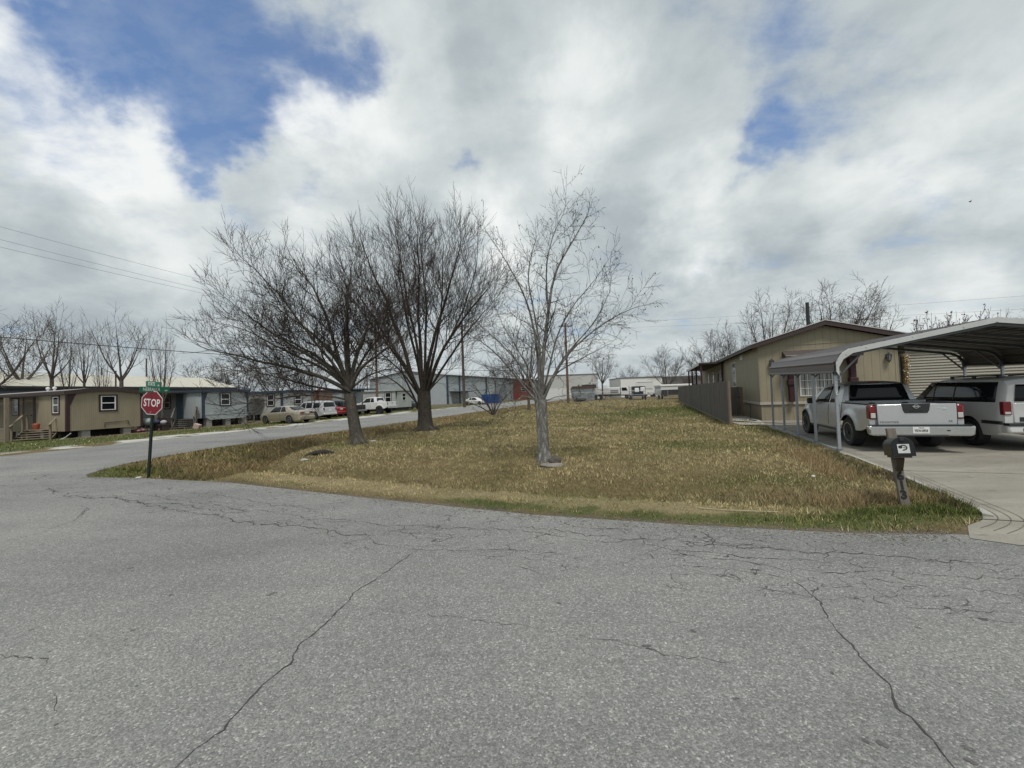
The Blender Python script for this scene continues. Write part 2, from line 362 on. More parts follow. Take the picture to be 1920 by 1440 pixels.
# what covers the soil: green grass, pale gravel, bare dirt (masks by place)
def masks(x, y, extra=False):
    lot = inside(LOT, x, y); df = pdist(EDGE_FRONT, x, y); ds = pdist(EDGE_SIDE, x, y); dfar = pdist(FAR_EDGE, x, y)
    n = fbm(x, y, .35, 21); n2 = fbm(x, y, 1.3, 33)
    green = np.zeros(x.shape); gravel = np.zeros(x.shape); dirt = np.zeros(x.shape)
    def spot(cx, cy, rx, ry, wt): return wt*np.exp(-(((x-cx)/rx)**2+((y-cy)/ry)**2))
    g = np.clip((n-.52)*3, 0, .55)
    gp = spot(15.2, 33, 4.5, 5.5, 1.1)+spot(11.5, 30, 5, 4, .55)+spot(6.2, 15.5, 2.0, 1.5, .4)+spot(5.0, 12.5, 1.4, .9, .45)+spot(5.3, 5.15, .8, .30, .9)+spot(5.95, 5.35, .35, .4, 1.0)+spot(2.9, 5.1, 1.2, .2, .5)+spot(4.3, 5.0, 1.3, .35, .75)+spot(4.6, 7.2, 1.6, .7, .5)
    gp = gp+spot(-11.2, 10.9, 1.1, .9, .9)+spot(-6.3, 15.1, .9, .5, .8)+spot(9.6, 15.5, .8, 1.5, .6)+spot(9.0, 22, 5, 3, .25)
    gp = gp+np.clip((n2-.38)*2.4, 0, .7)*np.interp(df+(fbm(x, y, 1.5, 43)-.5)*.45, [.02, .1, .38, .5], [0, 1, 1, 0])
    dfw = df+(fbm(x, y, 1.1, 41)-.5)*.5; straw_ = np.where(lot, np.clip((4.6-x)/2.0, 0, 1)*(.35+.7*n2)*np.interp(dfw, [.2, .42, .9, 1.08], [0, 1, 1, 0]), 0)
    green = np.where(lot, np.clip(g*.7+gp*(.45+.9*n2), 0, .85), green)
    dirt = np.where(lot, np.clip(np.exp(-(np.minimum(df, ds)/.13)**2)*(.4+n2)+spot(6.9, 7.9, .4, .9, .4)*n2+spot(.9, 10.0, .45, .35, .9)+spot(8, 26, 8, 1.2, .25), 0, 1), dirt)
    lv = (~lot) & (x < 30)
    gw = np.interp(dfar, [0, .4, 1.6, 2.6, 3.4], [1, .95, .8, .35, 0])*np.clip((n2-.28)*3.5, 0, 1)
    gravel = np.where(lv, np.clip(gw*np.interp(y, [15, 19, 50, 70], [.35, 1, 1, .5]), 0, 1), gravel)
    band = np.interp(dfar, [.2, 1.2, 2.5, 5.5, 7.5], [.15, .6, 1, 1, .35])
    green = np.where(lv, np.clip(band*(.45+.9*n2)-gravel*.8, 0, 1), green)
    dirt = np.where(lv, np.clip(np.interp(dfar, [5, 8], [0, .7])*(.3+n2), 0, 1), dirt)
    if extra: return green, gravel, dirt, np.clip(straw_, 0, 1)
    return green, gravel, dirt
gm, gv, dm, sm_ = masks(XX.ravel(), YY.ravel(), True)
ca = me.color_attributes.new('cover', 'FLOAT_COLOR', 'POINT')
ca.data.foreach_set('color', np.stack([gm, gv, dm, sm_], -1).astype(np.float32).ravel())
mt, nt, b = new_mat('turf_soil'); o = coords(nt)
at = nd(nt, 'ShaderNodeAttribute', attribute_name='cover'); sp = nd(nt, 'ShaderNodeSeparateColor'); nt.links.new(at.outputs['Color'], sp.inputs[0])
n1 = noise(nt, o, .9, 5, .6); n2 = noise(nt, o, 14, 5, .7); n3 = noise(nt, o, 60, 3, .7)
f = math_n(nt, 'ADD', math_n(nt, 'MULTIPLY', n1, .4), math_n(nt, 'ADD', math_n(nt, 'MULTIPLY', n2, .35), math_n(nt, 'MULTIPLY', n3, .25)))
dry = ramp(nt, f, [(.32, (.06, .045, .022)), (.5, (.13, .10, .05)), (.68, (.24, .195, .105))])
stw = ramp(nt, f, [(.32, (.17, .135, .075)), (.5, (.26, .215, .125)), (.68, (.37, .31, .19))])
dry = mixc(nt, at.outputs['Alpha'], dry, stw)
grn = ramp(nt, f, [(.32, (.030, .038, .014)), (.5, (.075, .088, .032)), (.68, (.16, .16, .075))])
grv = ramp(nt, f, [(.35, (.26, .25, .22)), (.6, (.52, .51, .47))])
drt = ramp(nt, f, [(.35, (.055, .043, .032)), (.65, (.17, .14, .105))])
def edge(ch, lo=.28, hi=.62):
    q = nd(nt, 'ShaderNodeMapRange', interpolation_type='SMOOTHSTEP')
    nt.links.new(math_n(nt, 'ADD', ch, math_n(nt, 'MULTIPLY', math_n(nt, 'SUBTRACT', n2, .5), .9)), q.inputs[0])
    q.inputs[1].default_value = lo; q.inputs[2].default_value = hi; return q.outputs[0]
c = mixc(nt, edge(sp.outputs[0]), dry, grn); c = mixc(nt, edge(sp.outputs[2]), c, drt); c = mixc(nt, edge(sp.outputs[1]), c, grv)
nt.links.new(c, b.inputs['Base Color']); b.inputs['Roughness'].default_value = .95; b.inputs['Specular IOR Level'].default_value = .15
bump(nt, b, f, .9, .05)
setp(link('ground', me, mt), kind='structure')

# asphalt
def sheet(name, poly, z, mat, kind='structure', hole=None):
    vs = [Vector((x, y, 0)) for x, y in poly]; tr = geometry.tessellate_polygon([vs])
    me = bpy.data.meshes.new(name); me.from_pydata([(x, y, z) for x, y in poly], [], [tuple(t) for t in tr])
    bm = bmesh.new(); bm.from_mesh(me); bmesh.ops.recalc_face_normals(bm, faces=bm.faces)
    if bm.faces[0].normal.z < 0: bmesh.ops.reverse_faces(bm, faces=bm.faces)
    bm.to_mesh(me); bm.free()
    return setp(link(name, me, mat), kind=kind)
mt, nt, b = new_mat('aged_asphalt'); o = coords(nt)
vor = nd(nt, 'ShaderNodeTexVoronoi', feature='F1'); vor.inputs['Scale'].default_value = 105; nt.links.new(o, vor.inputs['Vector'])
vc = nd(nt, 'ShaderNodeSeparateColor'); nt.links.new(vor.outputs['Color'], vc.inputs[0])
vor2 = nd(nt, 'ShaderNodeTexVoronoi', feature='F1'); vor2.inputs['Scale'].default_value = 58; nt.links.new(o, vor2.inputs['Vector'])
vc2 = nd(nt, 'ShaderNodeSeparateColor'); nt.links.new(vor2.outputs['Color'], vc2.inputs[0])
agg = ramp(nt, vc.outputs[0], [(0, (.148, .149, .143)), (.35, (.194, .195, .188)), (.75, (.240, .239, .230)), (.94, (.295, .29, .278)), (1, (.43, .42, .40))])
agg2 = ramp(nt, vc2.outputs[1], [(0, (.86, .86, .86)), (.6, (1.0, 1.0, 1.0)), (.9, (1.05, 1.05, 1.04)), (1, (1.25, 1.23, 1.2))])
lane = nd(nt, 'ShaderNodeMapping'); lane.inputs['Rotation'].default_value = (0, 0, R(21)); lane.inputs['Scale'].default_value = (.22, 1.5, 1); nt.links.new(o, lane.inputs[0])
big1 = noise(nt, o, .30, 5, .6); med = noise(nt, lane.outputs[0], .75, 6, .65)
sh = ramp(nt, math_n(nt, 'ADD', math_n(nt, 'MULTIPLY', big1, .6), math_n(nt, 'MULTIPLY', med, .4)), [(.34, (.74, .745, .74)), (.5, (1, 1, 1)), (.66, (1.22, 1.22, 1.20))])
c = mixc(nt, 1, agg, agg2, 'MULTIPLY'); c = mixc(nt, 1, c, sh, 'MULTIPLY')
st = noise(nt, o, 5.5, 2, .4); spots = math_n(nt, 'MULTIPLY', math_n(nt, 'GREATER_THAN', st, .752), .55); c = mixc(nt, spots, c, (.045, .045, .045))
# alligator cracking in a band beside the lot edge, along the street
sx = nd(nt, 'ShaderNodeSeparateXYZ'); nt.links.new(o, sx.inputs[0])
bd = math_n(nt, 'ADD', math_n(nt, 'MULTIPLY', sx.outputs[0], .37), math_n(nt, 'MULTIPLY', sx.outputs[1], .93))
bn = math_n(nt, 'ADD', bd, math_n(nt, 'MULTIPLY', math_n(nt, 'SUBTRACT', noise(nt, o, .8, 3), .5), 1.6))
band = math_n(nt, 'MULTIPLY', math_n(nt, 'GREATER_THAN', bn, 3.75), math_n(nt, 'LESS_THAN', bn, 5.35))
wv = nd(nt, 'ShaderNodeVectorMath', operation='ADD'); nt.links.new(o, wv.inputs[0])
ncol = nd(nt, 'ShaderNodeTexNoise'); ncol.inputs['Scale'].default_value = 2.2; ncol.inputs['Detail'].default_value = 5; nt.links.new(o, ncol.inputs['Vector'])
sc_ = nd(nt, 'ShaderNodeVectorMath', operation='SCALE'); nt.links.new(ncol.outputs['Color'], sc_.inputs[0]); sc_.inputs['Scale'].default_value = .55
nt.links.new(sc_.outputs[0], wv.inputs[1])
rot = nd(nt, 'ShaderNodeMapping'); rot.inputs['Rotation'].default_value = (0, 0, R(-21)); rot.inputs['Scale'].default_value = (1.0, 2.3, 1); nt.links.new(wv.outputs[0], rot.inputs[0])
ve = nd(nt, 'ShaderNodeTexVoronoi', feature='DISTANCE_TO_EDGE'); ve.inputs['Scale'].default_value = 2.4; nt.links.new(rot.outputs[0], ve.inputs['Vector'])
ck = math_n(nt, 'MULTIPLY', math_n(nt, 'LESS_THAN', ve.outputs['Distance'], .0135), band)
ck = math_n(nt, 'MULTIPLY', ck, math_n(nt, 'GREATER_THAN', noise(nt, o, 1.7, 3), .49))
c = mixc(nt, math_n(nt, 'MULTIPLY', ck, .8), c, (.05, .049, .046))
nt.links.new(c, b.inputs['Base Color']); b.inputs['Roughness'].default_value = .88; b.inputs['Specular IOR Level'].default_value = .25
hgt = math_n(nt, 'SUBTRACT', vc.outputs[0], math_n(nt, 'MULTIPLY', vor.outputs['Distance'], 20)); bump(nt, b, hgt, .35, .004)
sheet('road', ROAD, 0.0, mt)

# cracks: thin jagged strips of dark filler and gap
cm_ = M('crack_dark', (.045, .043, .041), .95, var=.3)
cv = []; cf = []
def crack(pts, w0=.012, jit=.03, seg=.10, px=True):
    seg *= .5
    pts = [Vector((*G(*p), 0)) if px else Vector((*p, 0)) for p in pts]
    path = []
    for a, b2 in zip(pts[:-1], pts[1:]):
        n = max(1, int((b2-a).length/seg))
        off = Vector((0, 0, 0))
        for k in range(n):
            off = off*.72+Vector((random.gauss(0, jit), random.gauss(0, jit), 0))*.55; path.append(a.lerp(b2, k/n)+off*(1 if k else .3))
    path.append(pts[-1])
    k0 = len(cv)
    for i, p in enumerate(path):
        t = (path[min(i+1, len(path)-1)]-path[max(i-1, 0)]).normalized(); nrm = Vector((-t.y, t.x, 0))
        e = min(1, i/3, (len(path)-1-i)/3); wd = w0*.8*(.25+random.random()*1.2*random.random()+.25*math.sin(i*.23+k0)**2)*(.25+.75*e)
        cv.append((p.x+nrm.x*wd/2, p.y+nrm.y*wd/2, .004)); cv.append((p.x-nrm.x*wd/2, p.y-nrm.y*wd/2, .004))
    for i in range(len(path)-1):
        a = k0+2*i; cf.append((a, a+1, a+3, a+2))
crack([(300, 1470), (330, 1440), (365, 1405), (420, 1370), (460, 1320), (500, 1278), (545, 1245), (565, 1205), (610, 1170), (650, 1130), (665, 1110), (700, 1090), (740, 1060), (775, 1035)], .013, .012, .07)
crack([(775, 1035), (800, 1024), (850, 1022)], .008, .02); crack([(775, 1035), (772, 1028)], .008, .01)
crack([(1820, 1470), (1790, 1440), (1750, 1390), (1690, 1335), (1670, 1285), (1610, 1230), (1600, 1210), (1550, 1160), (1540, 1130), (1490, 1090)], .013, .012, .07)
crack([(1490, 1090), (1450, 1080), (1380, 1070), (1260, 1062)], .007, .02)
crack([(690, 1005), (705, 1020), (770, 1030), (850, 1033), (960, 1030), (1060, 1040)], .009, .02)
crack([(0, 1018), (80, 998), (140, 975), (160, 955), (150, 965)], .010, .03); crack([(0, 1228), (45, 1232), (90, 1236), (75, 1255)], .009, .012, .05)
crack([(95, 1300), (105, 1318), (102, 1340)], .006, .01, .05)
crack([(120, 930), (220, 935), (300, 952), (400, 968), (520, 985), (640, 1002), (690, 1004)], .02, .05)
crack([(100, 920), (160, 932), (260, 940), (360, 950), (460, 962)], .018, .06)
crack([(150, 970), (165, 955), (150, 948)], .014, .03)
crack([(60, 900), (90, 890), (160, 880)], .03, .06); crack([(90, 915), (105, 925), (60, 930)], .02, .05)
crack([(240, 925), (420, 950), (600, 972), (780, 985), (960, 1000)], .012, .05)
crack([(300, 915), (440, 935), (600, 955)], .010, .05)
crack([(960, 985), (1120, 1003), (1300, 1020), (1500, 1035), (1700, 1045), (1919, 1060)], .013, .05)
crack([(1000, 1000), (1200, 1022), (1400, 1045), (1560, 1055)], .010, .05)
crack([(1240, 1035), (1420, 1058), (1600, 1075), (1800, 1080), (1920, 1085)], .010, .05)
crack([(1320, 995), (1335, 1010), (1330, 1030)], .010, .03); crack([(1540, 1015), (1560, 1035), (1545, 1050)], .01, .03)
crack([(1700, 1140), (1800, 1145), (1920, 1150)], .007, .03); crack([(800, 1150), (960, 1170), (1120, 1200), (1400, 1250)], .005, .03)
crack([(960, 1060), (1010, 1075), (1030, 1085)], .008, .02)
for k in range(16):
    x0 = -7+k*.78+random.uniform(-.3, .3); t = random.uniform(.35, 1.5)
    base = Vector((x0, float(np.interp(x0, [q[0] for q in EDGE_FRONT[::-1]], [q[1] for q in EDGE_FRONT[::-1]]))))-Vector((.37, .93))*t
    L = random.uniform(.5, 1.6); dr = Vector((.92, -.38))
    crack([tuple(base), tuple(base+dr*L)], .010, .05, px=False)
    if k % 2: crack([tuple(base), tuple(base+Vector((random.uniform(-.15, .15), -random.uniform(.2, .55))))], .008, .03, px=False)
sv_ = []; sf_ = []
def stain(px_, py_, r):
    gx, gy = G(px_, py_); n = 14; r *= .62; k0 = len(sv_); a0 = random.uniform(0, 6)
    for i in range(n): a = 2*PI*i/n; q = r*(.6+.35*math.sin(2*a+a0)+random.uniform(0, .35)); sv_.append((gx+q*math.cos(a)*1.4, gy+q*math.sin(a), .003))
    sf_.append(tuple(range(k0, k0+n)))
for q in ((1048, 1131, .028), (1213, 1211, .035), (1218, 1217, .025), (1655, 1396, .035), (1622, 1389, .022), (1300, 1183, .03), (1560, 1262, .02), (450, 1248, .012), (105, 1359, .014), (1380, 1310, .02), (995, 966, .05), (320, 1116, .03), (1820, 1428, .03), (250, 1182, .02)): stain(*q)
me = bpy.data.meshes.new('road_stains'); me.from_pydata(sv_, [], sf_); setp(link('road_stains', me, M('oil_stain', (.095, .094, .09), .85, var=.45, scale=45)), kind='structure')
me = bpy.data.meshes.new('road_cracks'); me.from_pydata(cv, [], cf); setp(link('road_cracks', me, cm_), kind='structure')

# concrete drive with a low rolled lip
mt, nt, b = new_mat('drive_concrete'); o = coords(nt)
n1 = noise(nt, mapping(nt, o, (.5, 1.6, 1)), .9, 6, .7); n2 = noise(nt, o, 40, 3, .6)
f = math_n(nt, 'ADD', math_n(nt, 'MULTIPLY', n1, .7), math_n(nt, 'MULTIPLY', n2, .3))
c = ramp(nt, f, [(.3, (.15, .138, .115)), (.5, (.235, .218, .182)), (.7, (.33, .308, .26))])
st = noise(nt, mapping(nt, o, (1.2, 3.2, 1)), 1.9, 3, .5); c = mixc(nt, math_n(nt, 'MULTIPLY', math_n(nt, 'SUBTRACT', st, .62, clamp=True), 5.0, clamp=True), c, (.07, .065, .058))
nt.links.new(c, b.inputs['Base Color']); b.inputs['Roughness'].default_value = .85; bump(nt, b, f, .25, .01)
M_drive = mt
sheet('driveway', DRIVE, .006, mt)
joint = M('drive_joint', (.10, .092, .078), .95, var=.5, scale=5)
jm = MB(); dl = DRIVE[1:10]
def offs(line, d):
    out = []
    for i, p in enumerate(line):
        a = Vector(line[max(i-1, 0)]); b2 = Vector(line[min(i+1, len(line)-1)]); t = (b2-a).normalized(); out.append(Vector((p[0]+t.y*d, p[1]-t.x*d)))
    return out
def smooth_line(l, n=6):
    out = []
    l = [Vector(p) for p in l]
    for i in range(len(l)-1):
        p0, p1, p2, p3 = l[max(i-1, 0)], l[i], l[i+1], l[min(i+2, len(l)-1)]
        for k in range(n):
            t = k/n; out.append(.5*((2*p1)+(p2-p0)*t+(2*p0-5*p1+4*p2-p3)*t*t+(3*p1-p0-3*p2+p3)*t**3))
    return out+[l[-1]]
dls = [tuple(p) for p in smooth_line(dl)]
def ribbon(mb, line, d0, d1, z):
    a = offs(line, d0); b2 = offs(line, d1)
    for i in range(len(line)-1): mb.add([(*a[i], z), (*a[i+1], z), (*b2[i+1], z), (*b2[i], z)], [(0, 1, 2, 3)])
for d in (.10, .20, .30): ribbon(jm, dls, d, d+.007, .012)
jm.add([(5.7, 4.82, .012), (12.0, 2.5, .012), (12.0, 2.525, .012), (5.7, 4.845, .012)], [(0, 1, 2, 3)])
jm.add([(7.3, 7.62, .012), (14.0, 5.1, .012), (14.0, 5.12, .012), (7.3, 7.64, .012)], [(0, 1, 2, 3)])
setp(jm.build('driveway_joints', joint), kind='structure')
lip = MB()
a = offs(dls, -.02); b2 = offs(dls, .07)
for i in range(10, len(dls)-1):
    if i == 10: lip.add([(*a[i], -.05), (*a[i], .035), (*b2[i], .025), (*b2[i], -.05)], [(0, 1, 2, 3)])
    p, q, r, s = a[i], a[i+1], b2[i+1], b2[i]
    lip.add([(*p, -.05), (*q, -.05), (*q, .035), (*p, .035), (*s, .025), (*r, .025), (*r, .0), (*s, .0)], [(0, 1, 2, 3), (3, 2, 5, 4), (4, 5, 6, 7)])
setp(lip.build('driveway_kerb', M_conc), kind='structure')
sheet('path', [(10.25, 17.55), (11.0, 16.75), (12.35, 19.3), (13.6, 22.6), (12.2, 23.1), (10.6, 18.6)], .035, M_conc)
# ------------------------------------------------------------------ turf: one mesh of blades
def blades(x, y, z, L, Wd, lean, col, name, label):
    n = len(x); az = rng.uniform(0, 2*PI, n); la = rng.uniform(0, 2*PI, n)
    wx, wy = np.cos(az)*Wd/2, np.sin(az)*Wd/2; lx, ly = np.cos(la)*lean*L, np.sin(la)*lean*L; hh = L*np.sqrt(np.maximum(.05, 1-lean**2))
    V = np.empty((n, 3, 3), np.float32)
    V[:, 0] = np.stack([x-wx, y-wy, z-.012], -1); V[:, 1] = np.stack([x+wx, y+wy, z-.012], -1); V[:, 2] = np.stack([x+lx, y+ly, z+hh], -1)
    me = np_mesh(name, V.reshape(-1, 3), None, np.arange(n*3).reshape(n, 3))
    ca = me.color_attributes.new('tint', 'FLOAT_COLOR', 'POINT')
    cc = np.repeat(np.concatenate([col, np.ones((n, 1))], 1), 3, 0).astype(np.float32); ca.data.foreach_set('color', cc.ravel())
    return me
mt, nt, b = new_mat('grass_blades'); at = nd(nt, 'ShaderNodeAttribute', attribute_name='tint'); nt.links.new(at.outputs['Color'], b.inputs['Base Color'])
b.inputs['Roughness'].default_value = .75; b.inputs['Specular IOR Level'].default_value = .2
M_blade = mt
def scatter(x0, x1, y0, y1, dens, rmin, rmax):
    n = int((x1-x0)*(y1-y0)*dens); x = rng.uniform(x0, x1, n); y = rng.uniform(y0, y1, n); r = np.hypot(x, y)
    k = (r >= rmin) & (r < rmax) & (np.abs(x)/np.maximum(y, .1) < 1.55); return x[k], y[k]
STRAW = np.array([(.46, .385, .225), (.36, .29, .155), (.25, .19, .095), (.43, .375, .24), (.29, .25, .12)])
GREEN = np.array([(.085, .12, .028), (.12, .155, .04), (.055, .085, .02), (.16, .18, .06)])
def colour(x, y, g, d):
    n = len(x); s = STRAW[rng.integers(0, len(STRAW), n)]*rng.uniform(.6, 1.4, (n, 1))*np.array([(1.05, 1.055, 1.03)])
    f = fbm(x, y, .45, 55)[:, None]; s = s*(.80+.42*f); cl = np.clip((fbm(x, y, 8.0, 61, 2)-.5)*1.5+.5, 0, 1)[:, None]; s = s*(.60+.75*cl); dfr = pdist(EDGE_FRONT, x, y)[:, None]+(fbm(x, y, 1.1, 41)[:, None]-.5)*.4; s = s*np.interp(dfr, [0, .25, .36, .98, 1.06, 2.0, 3.4], [.8, .9, 1.12, 1.12, .50, .72, 1]); dk = np.clip(1-pdist(EDGE_SIDE, x, y)/4.7, 0, 1)[:, None]; bk = (dk > 0)*np.clip(dk*8, 0, 1); s = s*(1-bk*np.array([(.36, .43, .48)])); ol = np.array([(.165, .16, .068)])
    k = np.clip((fbm(x, y, .9, 77)-.36)*2.4, 0, .85)[:, None]; s = s*(1-k*.6)+ol*k*.6
    gr = GREEN[rng.integers(0, len(GREEN), n)]*rng.uniform(.6, 1.5, (n, 1))*np.array([(1.15, 1.0, 1.0)])
    isg = (rng.uniform(0, 1, n) < g*1.05)[:, None]; return np.where(isg, gr, s)
xs_, ys_, ls_, ws_ = [], [], [], []
for (r0, r1, dens, L, Wd) in ((4, 8, 2300, .050, .0095), (8, 11.5, 1450, .055, .0135), (11.5, 17, 700, .06, .020), (17, 26, 290, .07, .03), (26, 42, 100, .08, .045), (42, 75, 30, .09, .09)):
    x, y = scatter(-14, 34, 4, 74, dens, r0, r1); k = inside(LOT, x, y); x, y = x[k], y[k]
    xs_.append(x); ys_.append(y); ls_.append(np.full(len(x), L)); ws_.append(np.full(len(x), Wd))
# far kerb of the side street: green verge, coarser blades
x, y = scatter(-45, -8, 14, 60, 60, 20, 64); k = ~inside(LOT, x, y) & ~inside(ROAD, x, y); x, y = x[k], y[k]; g, v, d = masks(x, y); k = (g > .35) & (v < .4); x, y = x[k], y[k]
xs_.append(x); ys_.append(y); ls_.append(np.full(len(x), .09)); ws_.append(np.full(len(x), .035))
x = np.concatenate(xs_); y = np.concatenate(ys_); L = np.concatenate(ls_); Wd = np.concatenate(ws_)
g, v, d = masks(x, y); k = rng.uniform(0, 1, len(x)) > d*.9; x, y, L, Wd, g, d = x[k], y[k], L[k], Wd[k], g[k], d[k]
df = pdist(EDGE_FRONT, x, y)
cl = np.clip((fbm(x, y, 8.0, 61, 2)-.5)*1.9+.5, 0, 1); ds = pdist(EDGE_SIDE, x, y); L = L*rng.uniform(.55, 1.35, len(x))*np.where((df < 1.02), np.interp(x, [2.5, 4], [.65, 1.2]), 1)*(.40+1.15*cl)*np.where((df > 1.1) & (df < 2.1), 1.5, 1)*np.where((ds < 4.4) & (ds > .7), 1.9, 1)
setp(link('grass', blades(x, y, height(x, y, True), L, Wd*rng.uniform(.7, 1.3, len(x)), rng.uniform(.35, .93, len(x)), colour(x, y, g, d), 'grass', ''), M_blade), label='short dormant straw coloured lawn grass with green patches', kind='stuff')
# tall dry weeds along the drive and round the mailbox
wx, wy, wl, wc = [], [], [], []
def clump(cx, cy, rx, ry, n, L, cols, g=0):
    for _ in range(n):
        a = rng.uniform(0, 2*PI); r = math.sqrt(rng.uniform(0, 1)); wx.append(cx+rx*r*math.cos(a)); wy.append(cy+ry*r*math.sin(a)); wl.append(L*rng.uniform(.45, 1.2)); wc.append(np.array(cols[rng.integers(0, len(cols))])*rng.uniform(.7, 1.2))
DRYW = [(.38, .285, .155), (.30, .21, .11), (.44, .35, .20), (.22, .155, .085)]
GRW = [(.05, .085, .018), (.075, .12, .026), (.038, .062, .014), (.10, .145, .035)]
BRW = [(.10, .075, .05), (.14, .10, .062), (.07, .055, .038)]
for t in np.linspace(0, 1, 9):
    p = Vector((8.0, 9.75)).lerp(Vector((6.75, 7.2)), t); clump(p.x-.45-.25*math.sin(t*3), p.y+.1, .42, .45, 420, .14, DRYW); clump(p.x-.12, p.y, .16, .3, 90, .13, BRW); clump(p.x-.25, p.y, .4, .4, 60, .14, GRW)
for (cx, cy, n) in ((4.75, 5.7, 900), (5.25, 5.75, 900), (5.75, 5.6, 650), (6.05, 5.55, 300), (4.3, 6.0, 400), (6.9, 9.2, 500), (7.2, 10.3, 450), (7.9, 11.4, 350)): clump(cx, cy, .42, .30, int(n*.8), .15, DRYW)
for (cx, cy, rx, ry, n, L) in ((4.95, 5.22, .5, .14, 520, .085), (5.45, 5.16, .3, .14, 560, .11), (5.78, 5.06, .22, .10, 420, .09), (6.05, 5.35, .13, .22, 380, .13), (6.3, 5.85, .11, .25, 240, .13), (6.55, 6.35, .10, .22, 160, .12), (4.35, 5.05, .4, .12, 220, .06), (3.5, 5.05, .8, .10, 240, .05)): clump(cx, cy, rx, ry, n, L, GRW+[(.16, .18, .06), (.22, .2, .08)])
for (cx, cy) in ((6.0, 5.35), (6.35, 6.0), (6.7, 6.75), (6.95, 7.3)): clump(cx, cy, .16, .22, 200, .16, BRW)
for t in np.linspace(0, 1, 14):
    p = Vector((10.0, 18.2)).lerp(Vector((20, 45)), t); clump(p.x-.12, p.y, .1, .9, 90, .15, GRW+DRYW[:2])
x = np.array(wx); y = np.array(wy); k = ~inside(DRIVE, x, y) & ~inside(ROAD, x, y); x, y = x[k], y[k]; L = np.array(wl)[k]; c = np.array(wc)[k]; mbx, mby = G(1697, 948); q = ((mbx-x)*.707+(mby-y)*.707); tq = np.abs((mbx-x)*.707-(mby-y)*.707); L = np.where((q > -.05) & (q < .75) & (tq < .16), np.minimum(L, .055), L)
setp(link('weeds', blades(x, y, height(x, y, True), L, rng.uniform(.006, .014, len(x))*np.where(L > .12, .75, 1), rng.uniform(.1, .85, len(x)), c, 'weeds', ''), M_blade), label='tall rusty dry weeds and dark green plants beside the concrete drive', kind='stuff')

# pebbles and bits of leaf along the broken asphalt edge and on the lawn
px_l, rr_ = [], []
for _ in range(2600):
    i = rng.integers(0, len(EDGE_FRONT)-1); t = rng.uniform(); a = Vector(EDGE_FRONT[i]).lerp(Vector(EDGE_FRONT[i+1]), t); d = rng.normal(0, .13)-.05; px_l.append((a.x+.37*d, a.y+.93*d)); rr_.append(rng.uniform(.004, .013))
for _ in range(500): px_l.append((rng.uniform(-9, 7), rng.uniform(2.2, 6))); rr_.append(rng.uniform(.003, .008))
P_ = np.array(px_l); rr_ = np.array(rr_); k = ~inside(DRIVE, P_[:, 0], P_[:, 1]); P_, rr_ = P_[k], rr_[k]; zb_ = np.where(inside(ROAD, P_[:, 0], P_[:, 1]), .0, height(P_[:, 0], P_[:, 1], True)); n = len(P_)
O_ = np.array([(1, 0, 0), (-1, 0, 0), (0, 1, 0), (0, -1, 0), (0, 0, .8), (0, 0, -.5)]); V = np.stack([P_[:, 0], P_[:, 1], zb_+rr_*.4], -1)[:, None, :]+O_[None]*rr_[:, None, None]*rng.uniform(.6, 1.3, (n, 6, 1))
T_ = np.array([(0, 2, 4), (2, 1, 4), (1, 3, 4), (3, 0, 4), (2, 0, 5), (1, 2, 5), (3, 1, 5), (0, 3, 5)]); setp(link('gravel', np_mesh('gravel', V.reshape(-1, 3), None, (np.arange(n)[:, None, None]*6+T_[None]).reshape(-1, 3)), M('pebble', (.21, .195, .165), .9, var=.5, scale=25)), label='scattered pebbles along the ragged edge of the street', kind='stuff')

# ------------------------------------------------------------------ bare trees
def tubes_np(polys, sides):
    Vs = []; Qs = []; base = 0; ang = np.arange(sides)*2*PI/sides; ca, sa = np.cos(ang), np.sin(ang); kk = np.arange(sides); k2 = (kk+1) % sides
    for P, r in polys:
        n = len(P)
        if n < 2: continue
        T = np.gradient(P, axis=0); T /= np.linalg.norm(T, axis=1, keepdims=True)+1e-9
        ref = np.eye(3)[np.argmin(np.abs(T).max(0))]
        U = np.cross(T, ref); U /= np.linalg.norm(U, axis=1, keepdims=True)+1e-9; W_ = np.cross(T, U)
        ring = P[:, None, :]+r[:, None, None]*(ca[None, :, None]*U[:, None, :]+sa[None, :, None]*W_[:, None, :])
        Vs.append(ring.reshape(-1, 3)); a = base+np.arange(n-1)[:, None]*sides
        Qs.append(np.stack([a+kk, a+k2, a+k2+sides, a+kk+sides], -1).reshape(-1, 4)); base += n*sides
    return np.concatenate(Vs), np.concatenate(Qs)
def unit(v): return v/(np.linalg.norm(v)+1e-9)
